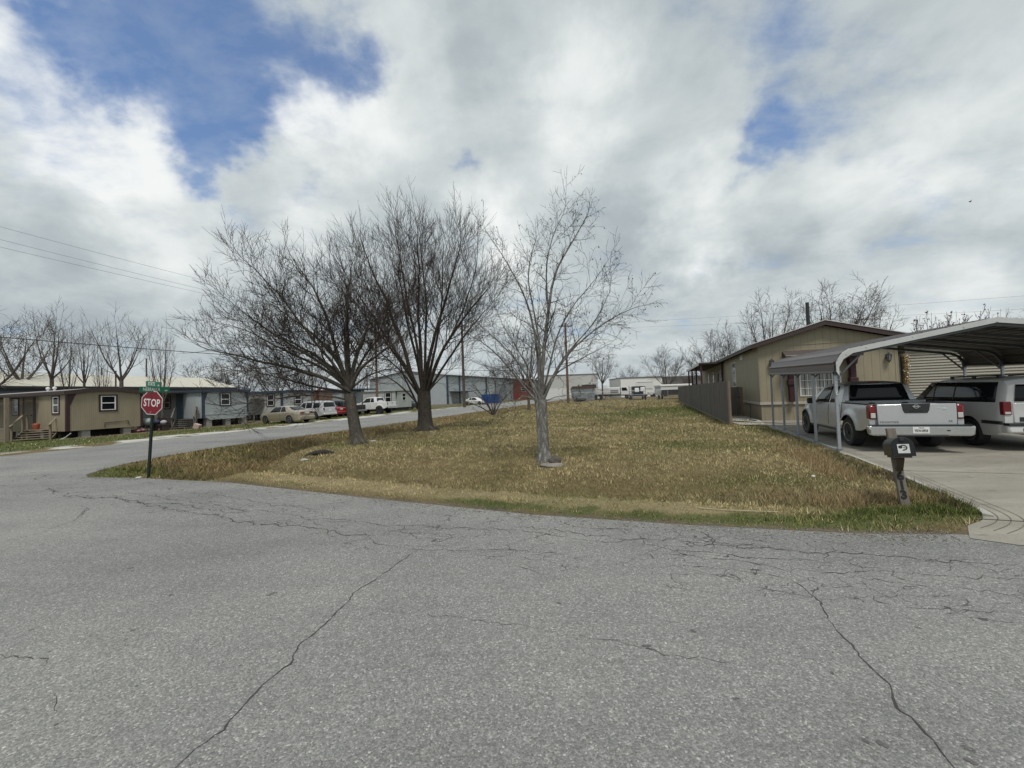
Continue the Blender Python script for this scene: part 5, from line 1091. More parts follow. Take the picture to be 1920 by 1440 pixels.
for i, p in enumerate(dn):
    if i: d += math.dist(p, dn[i-1])
    a = dn[max(i-1, 0)]; b = dn[min(i+1, len(dn)-1)]; t = Vector((b[0]-a[0], b[1]-a[1])).normalized(); nrm = Vector((-t.y, t.x)); rib = .034 if (d % .23) < .055 else 0
    top_.append((p[0]+nrm.x*(.035+rib), p[1]+nrm.y*(.035+rib))); bt.append((p[0]+nrm.x*(.030+rib*.8), p[1]+nrm.y*(.030+rib*.8)))
KS = .030
def skin(line, y0, y1): return MB().add([(x, y0, z+KS*y0) for x, z in line]+[(x, y1, z+KS*y1) for x, z in line], [(i, i+1, len(line)+i+1, len(line)+i) for i in range(len(line)-1)])
skin(top_, -.04, CL).build('roof_sheet', M_cr, cp); skin(bt, -.04, CL).build('roof_underside', M_under_shaded, cp)
fr_in = [(p[0]*(1-.12/CW)+.06, p[1]-.065) for p in pf]
ft = MB()
for a, b, c, d_ in zip(pf[:-1], pf[1:], fr_in[1:], fr_in[:-1]):
    q = [(a[0], a[1]+.045), (b[0], b[1]+.045), c, d_]; ft.prism(q, 'y', -.075, -.045); ft.prism([(a[0], a[1]+.045), (b[0], b[1]+.045), (b[0], b[1]+.055), (a[0], a[1]+.055)], 'y', -.07, .02)
for (x, z) in ((.04, 2.36), (.22, 2.47), (.62, 2.62), (1.5, 2.80), (2.4, 2.94), (2.95, 3.02), (3.6, 2.91)): ft.lathe([(.014, 0), (.014, .01)], 8, Matrix.Translation((x, -.075, z)) @ Matrix.Rotation(PI/2, 4, 'X'))
ft.build('front_trim', M('trim_white', (.50, .51, .50), .5, var=.08, dirt=((.33, .31, .28), .12)), cp)
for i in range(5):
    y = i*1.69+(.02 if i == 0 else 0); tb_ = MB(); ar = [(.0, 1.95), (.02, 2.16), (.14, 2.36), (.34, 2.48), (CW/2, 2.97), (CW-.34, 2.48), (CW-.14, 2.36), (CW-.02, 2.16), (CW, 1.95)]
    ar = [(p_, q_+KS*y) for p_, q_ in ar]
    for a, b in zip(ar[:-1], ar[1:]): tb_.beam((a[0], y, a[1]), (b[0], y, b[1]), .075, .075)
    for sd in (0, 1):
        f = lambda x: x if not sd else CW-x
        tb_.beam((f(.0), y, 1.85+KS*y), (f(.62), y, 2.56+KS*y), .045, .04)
    tb_.build('roof_arch', M('arch_steel_shaded', (.10, .105, .108), .5, .4), cp)  # arch steel darkened in colour to carry the shade under the roof
    for x in (0, CW): ps = MB().box(x-.032, x+.032, y-.032, y+.032, -.05, 1.97+KS*y).build('post', M_galv, cp, bevel=.004); MB().box(x-.06, x+.06, y-.06, y+.06, .07, .085).build('foot_plate', M_steel, ps)
for x in (0, CW): MB().box(x-.035, x+.035, .04, CL-.1, .01, .065).build('base_rail', M_galv, cp)
sk_ = MB().box(-.024, .024, -.035, -.0325, 1.46, 1.56).build('sticker', M_white, cp); text('numeral', '2', .09, M_ink, sk_, place((0, -.036, 1.51), (1, 0, 0), (0, -1, 0)), .001, .001)

# fence and gate beside the house
FX, FY = 9.94, 17.79; FT = R(-20.3); fc = empty('picket_fence', (FX, FY, 0), FT, 'grey weathered board fence running along the field beside the tan house', 'fence'); FL = 39.9
bd = MB(); y = .0
while y < FL: h = 2.03+random.uniform(-.02, .02); dx = random.uniform(-.006, .006); bd.box(-.012+dx, .012+dx, y, y+.135, .10, h); y += .142
bd.build('boards', M_greywood, fc); kb = MB().box(-.022, .022, 0, FL, -.1, .095).build('kick_board', M_wood, fc)
for i in range(17): y = min(FL, i*2.45+.0); MB().box(.02, .12, y-.05, y+.05, -.2, 2.02).build('fence_post', M_wood if i == 0 else M_greywood, fc)
MB().box(-.02, .03, -.10, -.012, -.2, 2.06).build('end_post', M('brown_end_post', (.12, .095, .07), .9, var=.3, stretch=(6, 6, .6)), fc)
for z in (.4, 1.7): MB().box(.022, .06, .05, FL, z, z+.09).build('rail', M_greywood, fc)
gt_ = empty('fence_gate', (*wl(HX, HY, TH, 0, 3.3), 0), TH, 'short grey board gate between the fence and the tan house wall', 'gate'); gbd = MB(); x = -1.62
while x < -.35: gbd.box(x, x+.135, -.012, .012, .12, 1.74+random.uniform(-.015, .015)); x += .141
gbd.build('boards', M_greywood, gt_); MB().box(-.30, -.16, -.04, .08, -.1, 1.72).build('gate_post', M('brown_gate_post', (.19, .135, .085), .85, var=.3, stretch=(6, 6, .6)), gt_); MB().box(-1.6, -.32, .014, .05, 1.3, 1.39).build('gate_rail', M_greywood, gt_); MB().box(-.40, -.28, -.03, -.012, 1.1, 1.16).build('latch', M_black, gt_)
hp = [Vector((*wl(HX, HY, TH, *q), z)) for q, z in (((-.05, 2.2), .75), ((-.12, 1.6), .55), ((-.3, .9), .10), ((-.5, .2), .055), ((-.3, -.5), .05), ((-.9, -.9), .05), ((-1.5, -.7), .05), ((-.9, -1.4), .05), ((.4, -1.9), .03), ((1.2, -1.7), .03))]
ho_ = MB().tube([tuple(p) for p in smooth_line([tuple(p) for p in hp], 5)] if False else hp, .014, 6); setp(ho_.build('garden_hose', M_black, smooth=60), 'black hose lying on the slab at the corner of the tan house', 'hose')

# ---- trailers on the left: end walls face the side street, long walls run away to the left
TT = R(-19)
M_ttan = siding('trailer_tan', (.285, .242, .165), .10, .28, .12, dirt=((.14, .12, .085), .10)); M_tblue = siding('trailer_pale_blue', (.37, .405, .41), .15, .30, .07, dirt=((.24, .25, .24), .14)); M_tgrey = siding('trailer_grey_white', (.40, .41, .39), .16, .3, .08, dirt=((.25, .24, .21), .18))
M_navy = M('navy_trim', (.030, .046, .072), .6); M_trof = M('trailer_roof', (.26, .25, .235), .8, var=.2)
def trailer(px_, py_, Y, L, W, z0, z1, wall, trim, label, arch=.14, over=.12, roofm=None):
    p = AT(px_, py_, Y); e = empty('trailer_house', (p.x, Y, 0), TT, label, 'mobile home', 'mobile homes along the side street')
    n = 9; prof = [(0, z0), (W, z0), (W, z1)]+[(W*(1-i/n), z1+arch*math.sin(PI*i/n)) for i in range(1, n)]+[(0, z1)]
    MB().prism(prof, 'x', -L, 0).build('wall', wall, e)
    up_ = [(W*i/n+(-over if i == 0 else over if i == n else 0), z1+.01+arch*math.sin(PI*i/n)) for i in range(n+1)]; r = MB().prism([(a, b+.07) for a, b in up_][::-1]+up_, 'x', -L-.1, over); ro = r.build('roof', roofm or M_trof, e)
    f = MB(); f.prism([(a, b+.075) for a, b in up_][::-1]+[(a, b-.17) for a, b in up_], 'x', over, over+.03); f.box(-L-.1, over, -over-.03, -over, z1-.13, z1+.085); f.build('fascia', trim, ro)
    return e
def piers(e, spots, h):
    for (x, y) in spots:
        k = MB(); z = -.05
        while z < h-.02: k.box(x-.2, x+.2, y-.2, y+.2, z, min(h, z+.19)); z += .20
        k.build('pier', M_conc, e)
def corner(e, x, y, z0, z1, mat, w=.12): MB().box(x-.02, x+.022, y-.02, y+w, z0, z1).box(x-w, x+.0, y-.022, y+.0, z0, z1).build('corner_trim', mat, e)
tA = trailer(125, 805, 23.5, 15, 3.75, .46, 2.86, M_ttan, M_dkbrown, 'tan mobile home on block piers with dark brown trim behind the stop sign', .22)
corner(tA, 0, 0, .46, 2.8, M_maroon, .14); MB().box(-.02, .022, 3.63, 3.77, .46, 2.8).build('corner_trim', M_maroon, tA)
MB().prism([(.14, 2.78), (.42, 2.78), (.14, 2.0)], 'x', .0, .025).build('bracket', M_maroon, tA)
window(tA, (0, 1.93, 2.14), (0, 1, 0), (1, 0, 0), .72, .92, trim=M_maroon); window(tA, (-1.15, 0, 2.1), (1, 0, 0), (0, -1, 0), .62, 1.0, trim=M_maroon); window(tA, (-5.9, 0, 2.1), (1, 0, 0), (0, -1, 0), .62, 1.0, trim=M_maroon)
for x in (-8.5, -11): window(tA, (x, 0, 2.1), (1, 0, 0), (0, -1, 0), .62, 1.0, trim=M_maroon)
dA = MB().box(-4.75, -3.75, -.03, .02, .5, 2.6).build('door', M('tan_door', (.17, .14, .092), .6), tA); MB().sphere((-3.88, -.06, 1.5), .04).build('handle', M_blackpl, dA); MB().box(-5.0, -4.76, -.03, .0, .5, 2.7).box(-3.74, -3.5, -.03, 0, .5, 2.7).build('door_trim', M_dkbrown, dA)
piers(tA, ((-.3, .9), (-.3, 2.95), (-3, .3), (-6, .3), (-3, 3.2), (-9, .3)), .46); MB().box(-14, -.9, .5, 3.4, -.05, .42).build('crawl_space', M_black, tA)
MB().tube([(.02, 1.75, .55), (.03, 1.75, .86), (.03, 2.35, .88), (.03, 2.95, .90), (.03, 3.0, .62)], .018, 6).build('gas_pipe', M_dkbrown, tA)
for x in (-3.4, -4.2): MB().lathe([(.06, 0), (.06, .2), (.10, .22), (.09, .32), (.02, .36)], 10, Matrix.Translation((x, .8, 2.98))).build('roof_vent', M_white, tA)
MB().lathe([(.045, 0), (.045, 1.3), (.06, 1.32)], 8, Matrix.Translation((-.6, 2.6, 3.0))).build('stove_pipe', M_dkbrown, tA)
# porch roof with posts on its long side
pr0 = MB().box(-9.5, -3.0, -2.1, -.16, 2.62, 2.70).build('porch_roof', M_dkbrown, tA); MB().box(-9.5, -3.0, -2.14, -2.1, 2.56, 2.72).build('porch_edge', M('pale_drip_edge'), pr0)
for x in (-3.15, -5.6, -8.5): MB().box(x-.07, x+.07, -2.0, -1.86, -.05, 2.62).build('porch_post', M_wood, tA)
def steps(px_, py_, Y, rz, w, h, n, mat, label, depth=.28, rail=True, deck=1.0, group=None):
    p = AT(px_, py_, Y); e = empty('porch_steps', (p.x, Y, 0), rz, label, 'steps', group)
    for i in range(n): z = h*(i+1)/(n+1); MB().box(-w/2, w/2, i*depth, i*depth+depth+.02, z-.04, z).build('tread', mat, e)
    MB().box(-w/2-.1, w/2+.1, n*depth, n*depth+deck, h-.05, h).build('deck', mat, e)
    for sd in (-1, 1):
        x = sd*(w/2+.03); MB().prism([(0, 0), (n*depth, h-.05), (n*depth, h-.28), (.2, 0)], 'x', x-.02, x+.02).build('stringer', mat, e)
        if rail:
            for (y, z0, z1) in ((.02, -.05, .95), (n*depth, -.05, h+.95), (n*depth+deck-.08, -.05, h+.95)): MB().box(x-.045, x+.045, y, y+.09, z0, z1).build('post', mat, e)
            k = MB().beam((x, -.1, .90), (x, n*depth+.1, h+.92), .09, .04); k.beam((x, n*depth+.1, h+.92), (x, n*depth+deck, h+.92), .09, .04); k.build('handrail', mat, e)
    return e
sA = steps(57, 828, 22.9, R(30), 1.5, .62, 4, M_wood, 'brown wooden porch steps in front of the tan mobile home door', deck=.6); 
pt = wl(AT(57, 828, 22.9).x, 22.9, R(30), -.35, 1.5); ct = MB().lathe([(.13, 0), (.17, .30), (.165, .33), (.14, .36), (.05, .38)], 12, Matrix.Translation((*pt, .62))); setp(ct.build('water_jug', M('orange_plastic', (.28, .07, .03), .5), smooth=40), 'orange round water jug standing on the tan mobile home porch', 'jug')
bl = AT(22, 830, 22.6); kx = empty('porch_wall', (bl.x-.6, 22.6, 0), TT, 'low stacked plank wall at the left edge beside the wooden porch steps', 'plank wall')
for i in range(5): MB().box(-1.6, .55+random.uniform(-.03, .03), -.04, .04, i*.17, i*.17+.155).build('plank', M_wood, kx)
MB().box(.45, .62, -.07, .08, -.05, 2.6).build('post', M_wood, kx)
# grey blue one
tB = trailer(381, 800, 31, 14, 3.75, .72, 2.95, M_tblue, M_navy, 'pale grey blue mobile home with navy trim, second from the left', .06); corner(tB, 0, 0, .72, 2.9, M_navy, .13); MB().box(-.02, .022, 3.6, 3.77, .9, 2.9).build('corner_trim', M_navy, tB)
MB().prism([(.13, 2.88), (.4, 2.88), (.13, 2.1)], 'x', .0, .025).build('bracket', M_navy, tB); MB().prism([(3.4, 2.88), (3.6, 2.88), (3.6, 2.1)], 'x', .0, .025).build('bracket', M_navy, tB)
window(tB, (0, 1.75, 2.22), (0, 1, 0), (1, 0, 0), .72, .95, trim=M_navy); MB().prism([(.15, .86), (3.7, .86), (3.35, .56), (.5, .56)], 'x', -.04, .03).build('skirt_board', M_tblue, tB); MB().box(.0, .035, .1, 3.7, .98, 1.02).build('skirt_line', M_tblue, tB)
dB = MB().box(-3.25, -2.35, -.035, .02, .75, 2.75).build('door', M('slate_blue_door', (.055, .105, .155), .5), tB); MB().sphere((-2.45, -.06, 1.6), .04).build('handle', M_chrome, dB); window(tB, (-4.4, 0, 2.1), (1, 0, 0), (0, -1, 0), .7, .95, trim=M_navy)
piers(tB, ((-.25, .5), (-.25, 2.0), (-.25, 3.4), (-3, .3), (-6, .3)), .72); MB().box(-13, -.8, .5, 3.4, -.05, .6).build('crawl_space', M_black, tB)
pB = MB().box(-8.0, -1.9, -2.2, -.16, 2.80, 2.88).build('porch_roof', M_dkbrown, tB); MB().box(-8.0, -1.9, -2.24, -2.2, 2.70, 2.9).build('porch_edge', M_greywood, pB)
for x in (-2.05, -4.6, -7.6): MB().box(x-.06, x+.06, -2.1, -1.98, -.05, 2.8).build('porch_post', M_wood, tB)
steps(343, 805, 29.4, R(32), 1.25, .72, 4, M_greywood, 'grey weathered wooden steps leading to the slate blue door', depth=.26, deck=.45)
# clutter under the blue porch
pq = AT(277, 805, 27.6); gr = empty('barbecue_grill', (pq.x, 27.6, 0), .3, 'covered pale round barbecue grill beside the stop sign pole at the blue porch', 'grill'); MB().sphere((0, 0, .72), .34, 10, (1, 1, .8)).build('kettle', M('pale_cover', (.26, .29, .29), .7, var=.3), gr, smooth=60)
for k in range(3): a = k*2.1; MB().beam((.1*math.cos(a), .1*math.sin(a), .5), (.32*math.cos(a), .32*math.sin(a), 0), .035).build('leg', M_steel, gr)
pq = AT(300, 806, 28.2); bx = empty('porch_bench', (pq.x, 28.2, 0), TT, 'dark wooden bench piled with bags below the blue porch', 'bench'); MB().box(-.75, .75, -.25, .25, .42, .47).build('seat', M_dkbrown, bx)
for x in (-.65, .65): MB().box(x-.05, x+.05, -.22, .22, 0, .42).build('leg', M_dkbrown, bx)
k = MB().box(-.75, .75, .22, .27, .5, .95).build('backrest', M_dkbrown, bx)
k = MB().sphere((pq.x-.3, 28.15, .66), .27, 8, (1.2, .8, .75)); setp(k.build('bag', M('dark_blue_bag', (.03, .04, .09), .7), smooth=60), 'dark blue stuffed bag on the porch bench', 'bag'); k = MB().sphere((pq.x+.32, 28.15, .62), .22, 8, (1, .8, .75)); setp(k.build('bag', M('pale_bag', (.34, .35, .36), .7), smooth=60), 'pale grey stuffed bag on the porch bench', 'bag')
pq = AT(252, 804, 27.0); k = MB()
for i in range(7): k.sphere((pq.x+random.uniform(-.5, .5), 27+random.uniform(-.15, .15), .12+random.uniform(0, .1)), random.uniform(.10, .18), 7, (1.3, 1, .7))
setp(k.build('cloth_heap', M('pink_cloth', (.32, .15, .18), .85, var=.35, scale=14), smooth=60), 'heap of pink cloth on the ground at the end of the tan mobile home', 'cloth heap')
pq = AT(370, 800, 29.0); k = MB().cbox((pq.x, 29.0, .19), (.42, .3, .36), Matrix.Translation((pq.x, 29, .19)) @ Matrix.Rotation(.35, 4, 'Y') @ Matrix.Translation((-pq.x, -29, -.19))); setp(k.build('cardboard_box', M('pinkish_card', (.42, .32, .28), .85), bevel=.01), 'small tilted pinkish box on the grass by the grey steps', 'box')
pq = AT(120, 823, 22.8); k = MB().tube([(pq.x-.25, 22.8, .02), (pq.x+.05, 22.8, .12), (pq.x+.35, 22.85, .38)], .022, 6); setp(k.build('bent_pipe', M_white, smooth=60), 'bent white pipe sticking out under the tan mobile home corner', 'pipe')
# next trailers along the street
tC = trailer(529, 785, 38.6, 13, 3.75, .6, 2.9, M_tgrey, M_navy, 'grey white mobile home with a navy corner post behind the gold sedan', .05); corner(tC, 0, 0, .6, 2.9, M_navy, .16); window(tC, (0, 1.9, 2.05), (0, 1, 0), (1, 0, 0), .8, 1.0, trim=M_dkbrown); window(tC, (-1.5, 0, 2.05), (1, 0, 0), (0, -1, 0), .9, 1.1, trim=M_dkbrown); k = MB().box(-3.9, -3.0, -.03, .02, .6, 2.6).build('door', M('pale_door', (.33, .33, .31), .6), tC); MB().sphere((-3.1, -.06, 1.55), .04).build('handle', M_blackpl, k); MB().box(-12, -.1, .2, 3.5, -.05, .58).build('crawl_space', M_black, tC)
k = MB().box(-4.4, -2.2, -1.3, -.16, 2.5, 2.6).build('porch_roof', M_greywood, tC); [MB().box(x-.05, x+.05, -1.25, -1.15, -.05, 2.5).build('porch_post', M_greywood, tC) for x in (-4.3, -2.3)]
bq_ = AT(470, 790, 37.2); bk = empty('bicycle', (bq_.x, 37.2, 0), TT, 'dark bicycle leaning on the wall of the grey white mobile home', 'bicycle')
for y in (-.5, .5):
    k = MB(); n = 20; pts = [(y+.32*math.cos(2*PI*i/n), 0, .34+.32*math.sin(2*PI*i/n)) for i in range(n+1)]; k.tube(pts, .022, 6); k.build('wheel', M_black, bk)
k = MB(); A, B_, C_, D_ = (-.5, 0, .34), (-.05, 0, .32), (-.18, 0, .80), (.36, 0, .82)
for a, b in ((A, B_), (B_, C_), (C_, D_), (B_, D_), (A, C_), (D_, (.5, 0, .34)), (D_, (.33, 0, .98))): k.beam(a, b, .03)
k.build('frame', M_steel, bk); MB().box(-.3, -.06, -.06, .06, .84, .88).build('saddle', M_black, bk); MB().beam((.33, -.28, .98), (.33, .28, .98), .025).build('handlebar', M_steel, bk)
bh = AT(592, 760, 46); bt_ = empty('wooden_shed', (bh.x, 44, 0), TT, 'brown wooden porch room with a dark red top behind the silver sport utility vehicle', 'porch room'); MB().box(-1.6, 1.6, 0, 2.2, 0, 2.75).build('wall', M('salmon_board', (.22, .135, .09), .8, var=.2, stretch=(6, 6, .6)), bt_); MB().box(-1.75, 1.75, -.2, 2.4, 2.9, 3.05).build('roof', M('dark_red_board', (.10, .035, .025), .8), bt_); MB().box(1.45, 1.62, -.03, .2, 0, 2.9).box(-1.62, -1.45, -.03, .2, 0, 2.9).build('corner_trim', M('dark_red_board'), bt_); window(bt_, (.15, 0, 1.95), (1, 0, 0), (0, -1, 0), .9, 1.0)
tD = trailer(641, 775, 46.5, 13, 3.75, .6, 2.95, M_tblue, M_navy, 'pale blue mobile home behind the leaning tree and the black pickup', .06); window(tD, (0, 1.9, 2.1), (0, 1, 0), (1, 0, 0), .8, 1.0, trim=M_navy); corner(tD, 0, 0, .6, 2.9, M_tblue, .12)
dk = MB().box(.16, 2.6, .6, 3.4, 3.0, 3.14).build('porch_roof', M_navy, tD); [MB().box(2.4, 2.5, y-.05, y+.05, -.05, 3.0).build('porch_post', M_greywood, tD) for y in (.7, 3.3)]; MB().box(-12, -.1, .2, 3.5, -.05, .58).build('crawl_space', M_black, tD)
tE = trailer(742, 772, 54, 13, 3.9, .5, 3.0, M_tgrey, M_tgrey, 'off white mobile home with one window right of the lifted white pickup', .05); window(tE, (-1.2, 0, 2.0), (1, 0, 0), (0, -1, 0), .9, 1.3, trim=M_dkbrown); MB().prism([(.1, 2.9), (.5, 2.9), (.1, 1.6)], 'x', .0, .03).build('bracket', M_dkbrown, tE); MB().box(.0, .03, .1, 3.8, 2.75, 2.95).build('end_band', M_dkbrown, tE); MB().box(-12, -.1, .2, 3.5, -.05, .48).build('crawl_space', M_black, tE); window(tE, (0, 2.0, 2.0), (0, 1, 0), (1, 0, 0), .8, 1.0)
# warehouses
M_wh = siding('pale_blue_metal', (.35, .39, .40), .30, .22, .10, dirt=((.30, .31, .30), .1)); M_creamroof = siding('cream_metal_roof', (.47, .45, .375), .45, .35, .10, dirt=((.40, .35, .26), .12))
def warehouse(loc, rz, L, W, ze, zr, label, wall, roofm, name='warehouse', trim=None, oh=.3):
    """L along +y, near wall at x=0 .. -W"""
    e = empty(name, (*loc, 0), rz, label, 'warehouse'); MB().prism([(0, -.1), (0, ze), (-W/2, zr), (-W, ze), (-W, -.1)], 'y', 0, L).build('wall', wall, e)
    r = MB(); s = (zr-ze)/(W/2)
    for sd in (0, 1):
        f = lambda x: -x if not sd else -W+x
        q = [(f(W/2), zr+.02), (f(-oh), ze-s*oh+.02), (f(-oh), ze-s*oh+.14), (f(W/2), zr+.14)]; r.prism(q, 'y', -oh, L+oh)
    ro = r.build('roof', roofm, e)
    MB().box(oh, oh+.12, -oh, L+oh, ze-s*oh-.12, ze-s*oh+.10).build('gutter', trim or M_blackpl, ro); return e
p0 = AT(838, 757, 92)
wh = warehouse(p0.xy if False else (p0.x, 92), R(-24), 95, 24, 7.0, 8.6, 'large pale blue metal warehouse with a navy corner trim behind the vase shaped tree', M_wh, M('grey_metal_roof', (.35, .36, .36), .6, .2), trim=M_navy)
MB().box(-.02, .35, -.02, .35, -.1, 7.0).build('corner_trim', M_navy, wh); MB().box(-.02, .25, 5.6, 5.9, -.1, 7.0).build('downpipe', M_navy, wh); ca_ = MB().box(.0, 1.4, 1.2, 10, 2.9, 3.1).build('canopy', M_navy, wh); MB().box(-.05, .04, 2.2, 5.2, 0, 2.8).build('door', M('grey_door', (.20, .22, .23), .6), wh); MB().box(-.05, .06, 26, 34, 0, 5.2).build('roller_door', M('grey_roller_door', (.22, .24, .25), .6), wh); MB().box(-.05, .06, 52, 58, 0, 4.6).build('roller_door', M('dark_doorway', (.03, .03, .032), .8), wh)
for y in (20, 40, 62): MB().box(-.02, .25, y, y+.3, -.1, 7.0).build('downpipe', M_navy, wh)
window(wh, (-8, 0, 3.6), (1, 0, 0), (0, -1, 0), 1.2, 1.2)
cl_ = warehouse((-47.0, 33), R(-20), 22.5, 13, 4.1, 5.65, 'long shed with a cream metal roof behind the left trailers', M('blue_grey_wall', (.16, .19, .23), .7), M_creamroof, name='long_shed'); MB().box(.31, .33, 0, 22.5, 3.8, 3.95).build('eave_band', M_blackpl, cl_)
# buildings at the far end
def block(name, px0, px1, ytop, Y, depth, label, cat, wall, rz=0, roof=None, base=0):
    a = AT(px0, 745, Y); b = AT(px1, 745, Y); h = AT((px0+px1)/2, ytop, Y).z; e = empty(name, ((a.x+b.x)/2, Y, base), rz, label, cat); w = b.x-a.x; MB().box(-w/2, w/2, 0, depth, -.2, h).build('wall', wall, e); MB().box(-w/2-.15, w/2+.15, -.15, depth+.15, h, h+.2).build('roof', roof or M_steel, e); return e, w, h
M_brick = M('red_brick', (.17, .065, .05), .9, var=.3, scale=20)
e, w, h = block('brick_building', 931, 1000, 712, 128, 14, 'low dark red brick building beyond the blue dumpster', 'building', M_brick); MB().box(-w/2+4.6, -w/2+7.6, -.05, .05, 0, 1.9).build('door', M('bright_red_door', (.22, .03, .03), .6), e); window(e, (3, 0, 3.4), (1, 0, 0), (0, -1, 0), 1.6, 1.2)
e, w, h = block('concrete_building', 1020, 1122, 703, 118, 16, 'pale grey flat roofed building behind the brown pole', 'building', M('pale_stucco', (.42, .42, .40), .8, var=.1)); MB().box(w/2-5, w/2-.6, -.06, .05, .4, 4.0).build('open_bay', M('dark_doorway'), e); aw = MB().beam((w/2-5, -1.2, 4.2), (w/2-.5, -1.6, 4.6), .9, .12); aw.build('awning', M_white, e); MB().box(-w/2, w/2-6, -.05, .04, 0, 3.2).build('lower_band', M('white_band', (.55, .55, .53), .7), e)
e, w, h = block('white_building', 1165, 1243, 708, 104, 12, 'long white metal building with a pale round cornered sign', 'building', M_white); sg = MB().box(-1.6, 3.2, -.06, 0, h-3.3, h-1.0).build('sign_board', M('pale_sign', (.62, .64, .62), .6), e, bevel=.05); MB().box(-1.3, 2.9, -.075, -.06, h-3.05, h-2.95).box(-1.3, 2.9, -.075, -.06, h-1.35, h-1.25).build('sign_line', M_steel, sg)
hh = AT(1278, 740, 112); e = empty('dark_roofed_house', (hh.x, 112, 0), R(-5), 'low house with a dark shingle roof beyond the end of the board fence', 'house'); MB().box(-8, 12, 0, 9, -.1, 2.9).build('wall', M('brown_wall', (.14, .115, .09), .8), e); MB().prism([(-.6, 2.9), (9.6, 2.9), (4.5, 5.6)], 'x', -8.6, 12.6).build('roof', M('dark_shingle', (.05, .047, .044), .9, var=.2), e); window(e, (-3, 0, 1.6), (1, 0, 0), (0, -1, 0), 1.4, 1.1)
# ------------------------------------------------------------------ stop sign
M_grnpost = M('green_post', (.010, .022, .019), .5, .2, var=.25); M_sred = M('sign_red', (.185, .004, .014), .45, var=.06, dirt=((.28, .08, .08), .04)); M_sgrn = M('sign_green', (.008, .135, .075), .45, var=.08); M_swh = M('sign_white', (.66, .64, .62), .45, var=.05)
sbx, sby = G(278, 893); top = AT(289.5, 716, sby-.05); base = Vector((sbx, sby, hz(sbx, sby)))
ss = empty('stop_sign', base, 0, 'red octagonal stop sign with two green street name plates on a leaning green post', 'stop sign'); d = top-base; ax = d.normalized(); Lp = d.length
q = ax.to_track_quat('Z', 'Y'); ss.rotation_mode = 'QUATERNION'; X1 = Vector((1, 0, 0)); X1 = (X1-ax*X1.dot(ax)).normalized(); Y1 = ax.cross(X1); ss.rotation_quaternion = Matrix((X1, Y1, ax)).transposed().to_quaternion()
MB().prism([(-.028, -.02), (-.028, .02), (-.015, .012), (.015, .012), (.028, .02), (.028, -.02)], 'z', -.3, Lp).build('post', M_grnpost, ss, bevel=.003)
ctr = AT(286.5, 755.3, sby-.05); zc = (ctr-base).dot(ax); rO = 21.8/721*sby/math.cos(PI/8)
def octo(r): return [(r*math.cos(PI/8+k*PI/4), r*math.sin(PI/8+k*PI/4)) for k in range(8)]
sf = Matrix.Translation((.004, -.034, zc)) @ Matrix.Rotation(R(-6), 4, 'Z') @ place((0, 0, 0), (1, 0, 0), (0, -1, 0))
pn = MB().prism(octo(rO), 'z', 0, .003, sf).build('sign_border', M_swh, ss); MB().prism(octo(rO*.945), 'z', .003, .0045, sf).build('sign_face', M_sred, pn)
text('lettering', 'STOP', .268, M_swh, pn, sf @ Matrix.Translation((0, -.008, .0055)), .005, .0012, .70, 1.04)
for y in (.21, -.22): MB().lathe([(.010, 0), (.010, .004)], 8, sf @ Matrix.Translation((0, y, .0045))).build('bolt', M_steel, pn)
MB().sphere((sf @ Vector((-.02, -.235, .004))), .02, 6, (1.2, .1, .6)).build('scuff', M('scuff_pink', (.5, .25, .25), .6), pn)
for nm, tx, num, L, zo, ang in (('street_name_plate', 'NEBRASKA', '400', .60, .30, 62), ('street_name_plate', 'STATE', '600', .62, .435, -21)):
    a = R(ang); u = Vector((math.cos(a), math.sin(a), 0)); n_ = Vector((math.sin(a), -math.cos(a), 0)); pm = place(Vector((.012, 0, zc+zo+rO*.12))+n_*.031, u, n_)
    pb = MB().box(-L/2, L/2, -.072, .072, -.003, .003, pm).build(nm, M_sgrn, ss, bevel=.002); tl = .36
    text('lettering', tx, .125, M_swh, pb, pm @ Matrix.Translation((-L*.11, 0, .0035)), .0016, .001, .55 if tx == 'NEBRASKA' else .84); text('lettering', num, .05, M_swh, pb, pm @ Matrix.Translation((L*.37, -.022, .0035)), .001, .001, .8)
k = MB().cbox((sbx-.14, sby-.1, hz(sbx-.14, sby-.1)+.03), (.12, .06, .02)); setp(k.build('paper_scrap', M_white, bevel=.005), 'white scrap of litter in the grass at the foot of the stop sign post', 'litter')

# ------------------------------------------------------------------ mailbox
mx, my = G(1697, 948); mb_ = empty('mailbox', (mx, my, 0), 0, 'black mailbox on a leaning wooden post numbered 613 beside the drive', 'mailbox'); tp_ = AT(1669, 803, my+.16)-Vector((mx, my, 0)); ax = tp_.normalized(); Lm = tp_.length
X1 = Vector((.83, -.557, 0)); X1 = (X1-ax*X1.dot(ax)).normalized(); Y1 = ax.cross(X1); mb_.rotation_mode = 'QUATERNION'; mb_.rotation_quaternion = Matrix((X1, Y1, ax)).transposed().to_quaternion(); qi = mb_.rotation_quaternion.inverted()
M_post = M('mailbox_post_wood', (.17, .15, .122), .9, var=.3, scale=3, bmp=.35, stretch=(8, 8, .6)); ps = MB().box(-.048, .048, -.048, .048, -.3, Lm).build('post', M_post, mb_, bevel=.006)
for i, ch in enumerate('613'): text('numeral', ch, .155, M_ink, ps, place((.0, -.050, .405-i*.128), (1, 0, 0), (0, -1, 0)), .007, .004, .9)
fc_ = qi @ (AT(1702, 872, my-.34)-Vector((mx, my, 0))); bk_ = qi @ (AT(1672, 838, my+.10)-Vector((mx, my, 0)))
ad = Vector((0, -1, 0)); dirv = Vector((ad.x, ad.y, 0)).normalized(); wv_ = Vector((0, 0, 1)).cross(dirv)*-1; wv_ = dirv.cross(Vector((0, 0, 1)))*-1
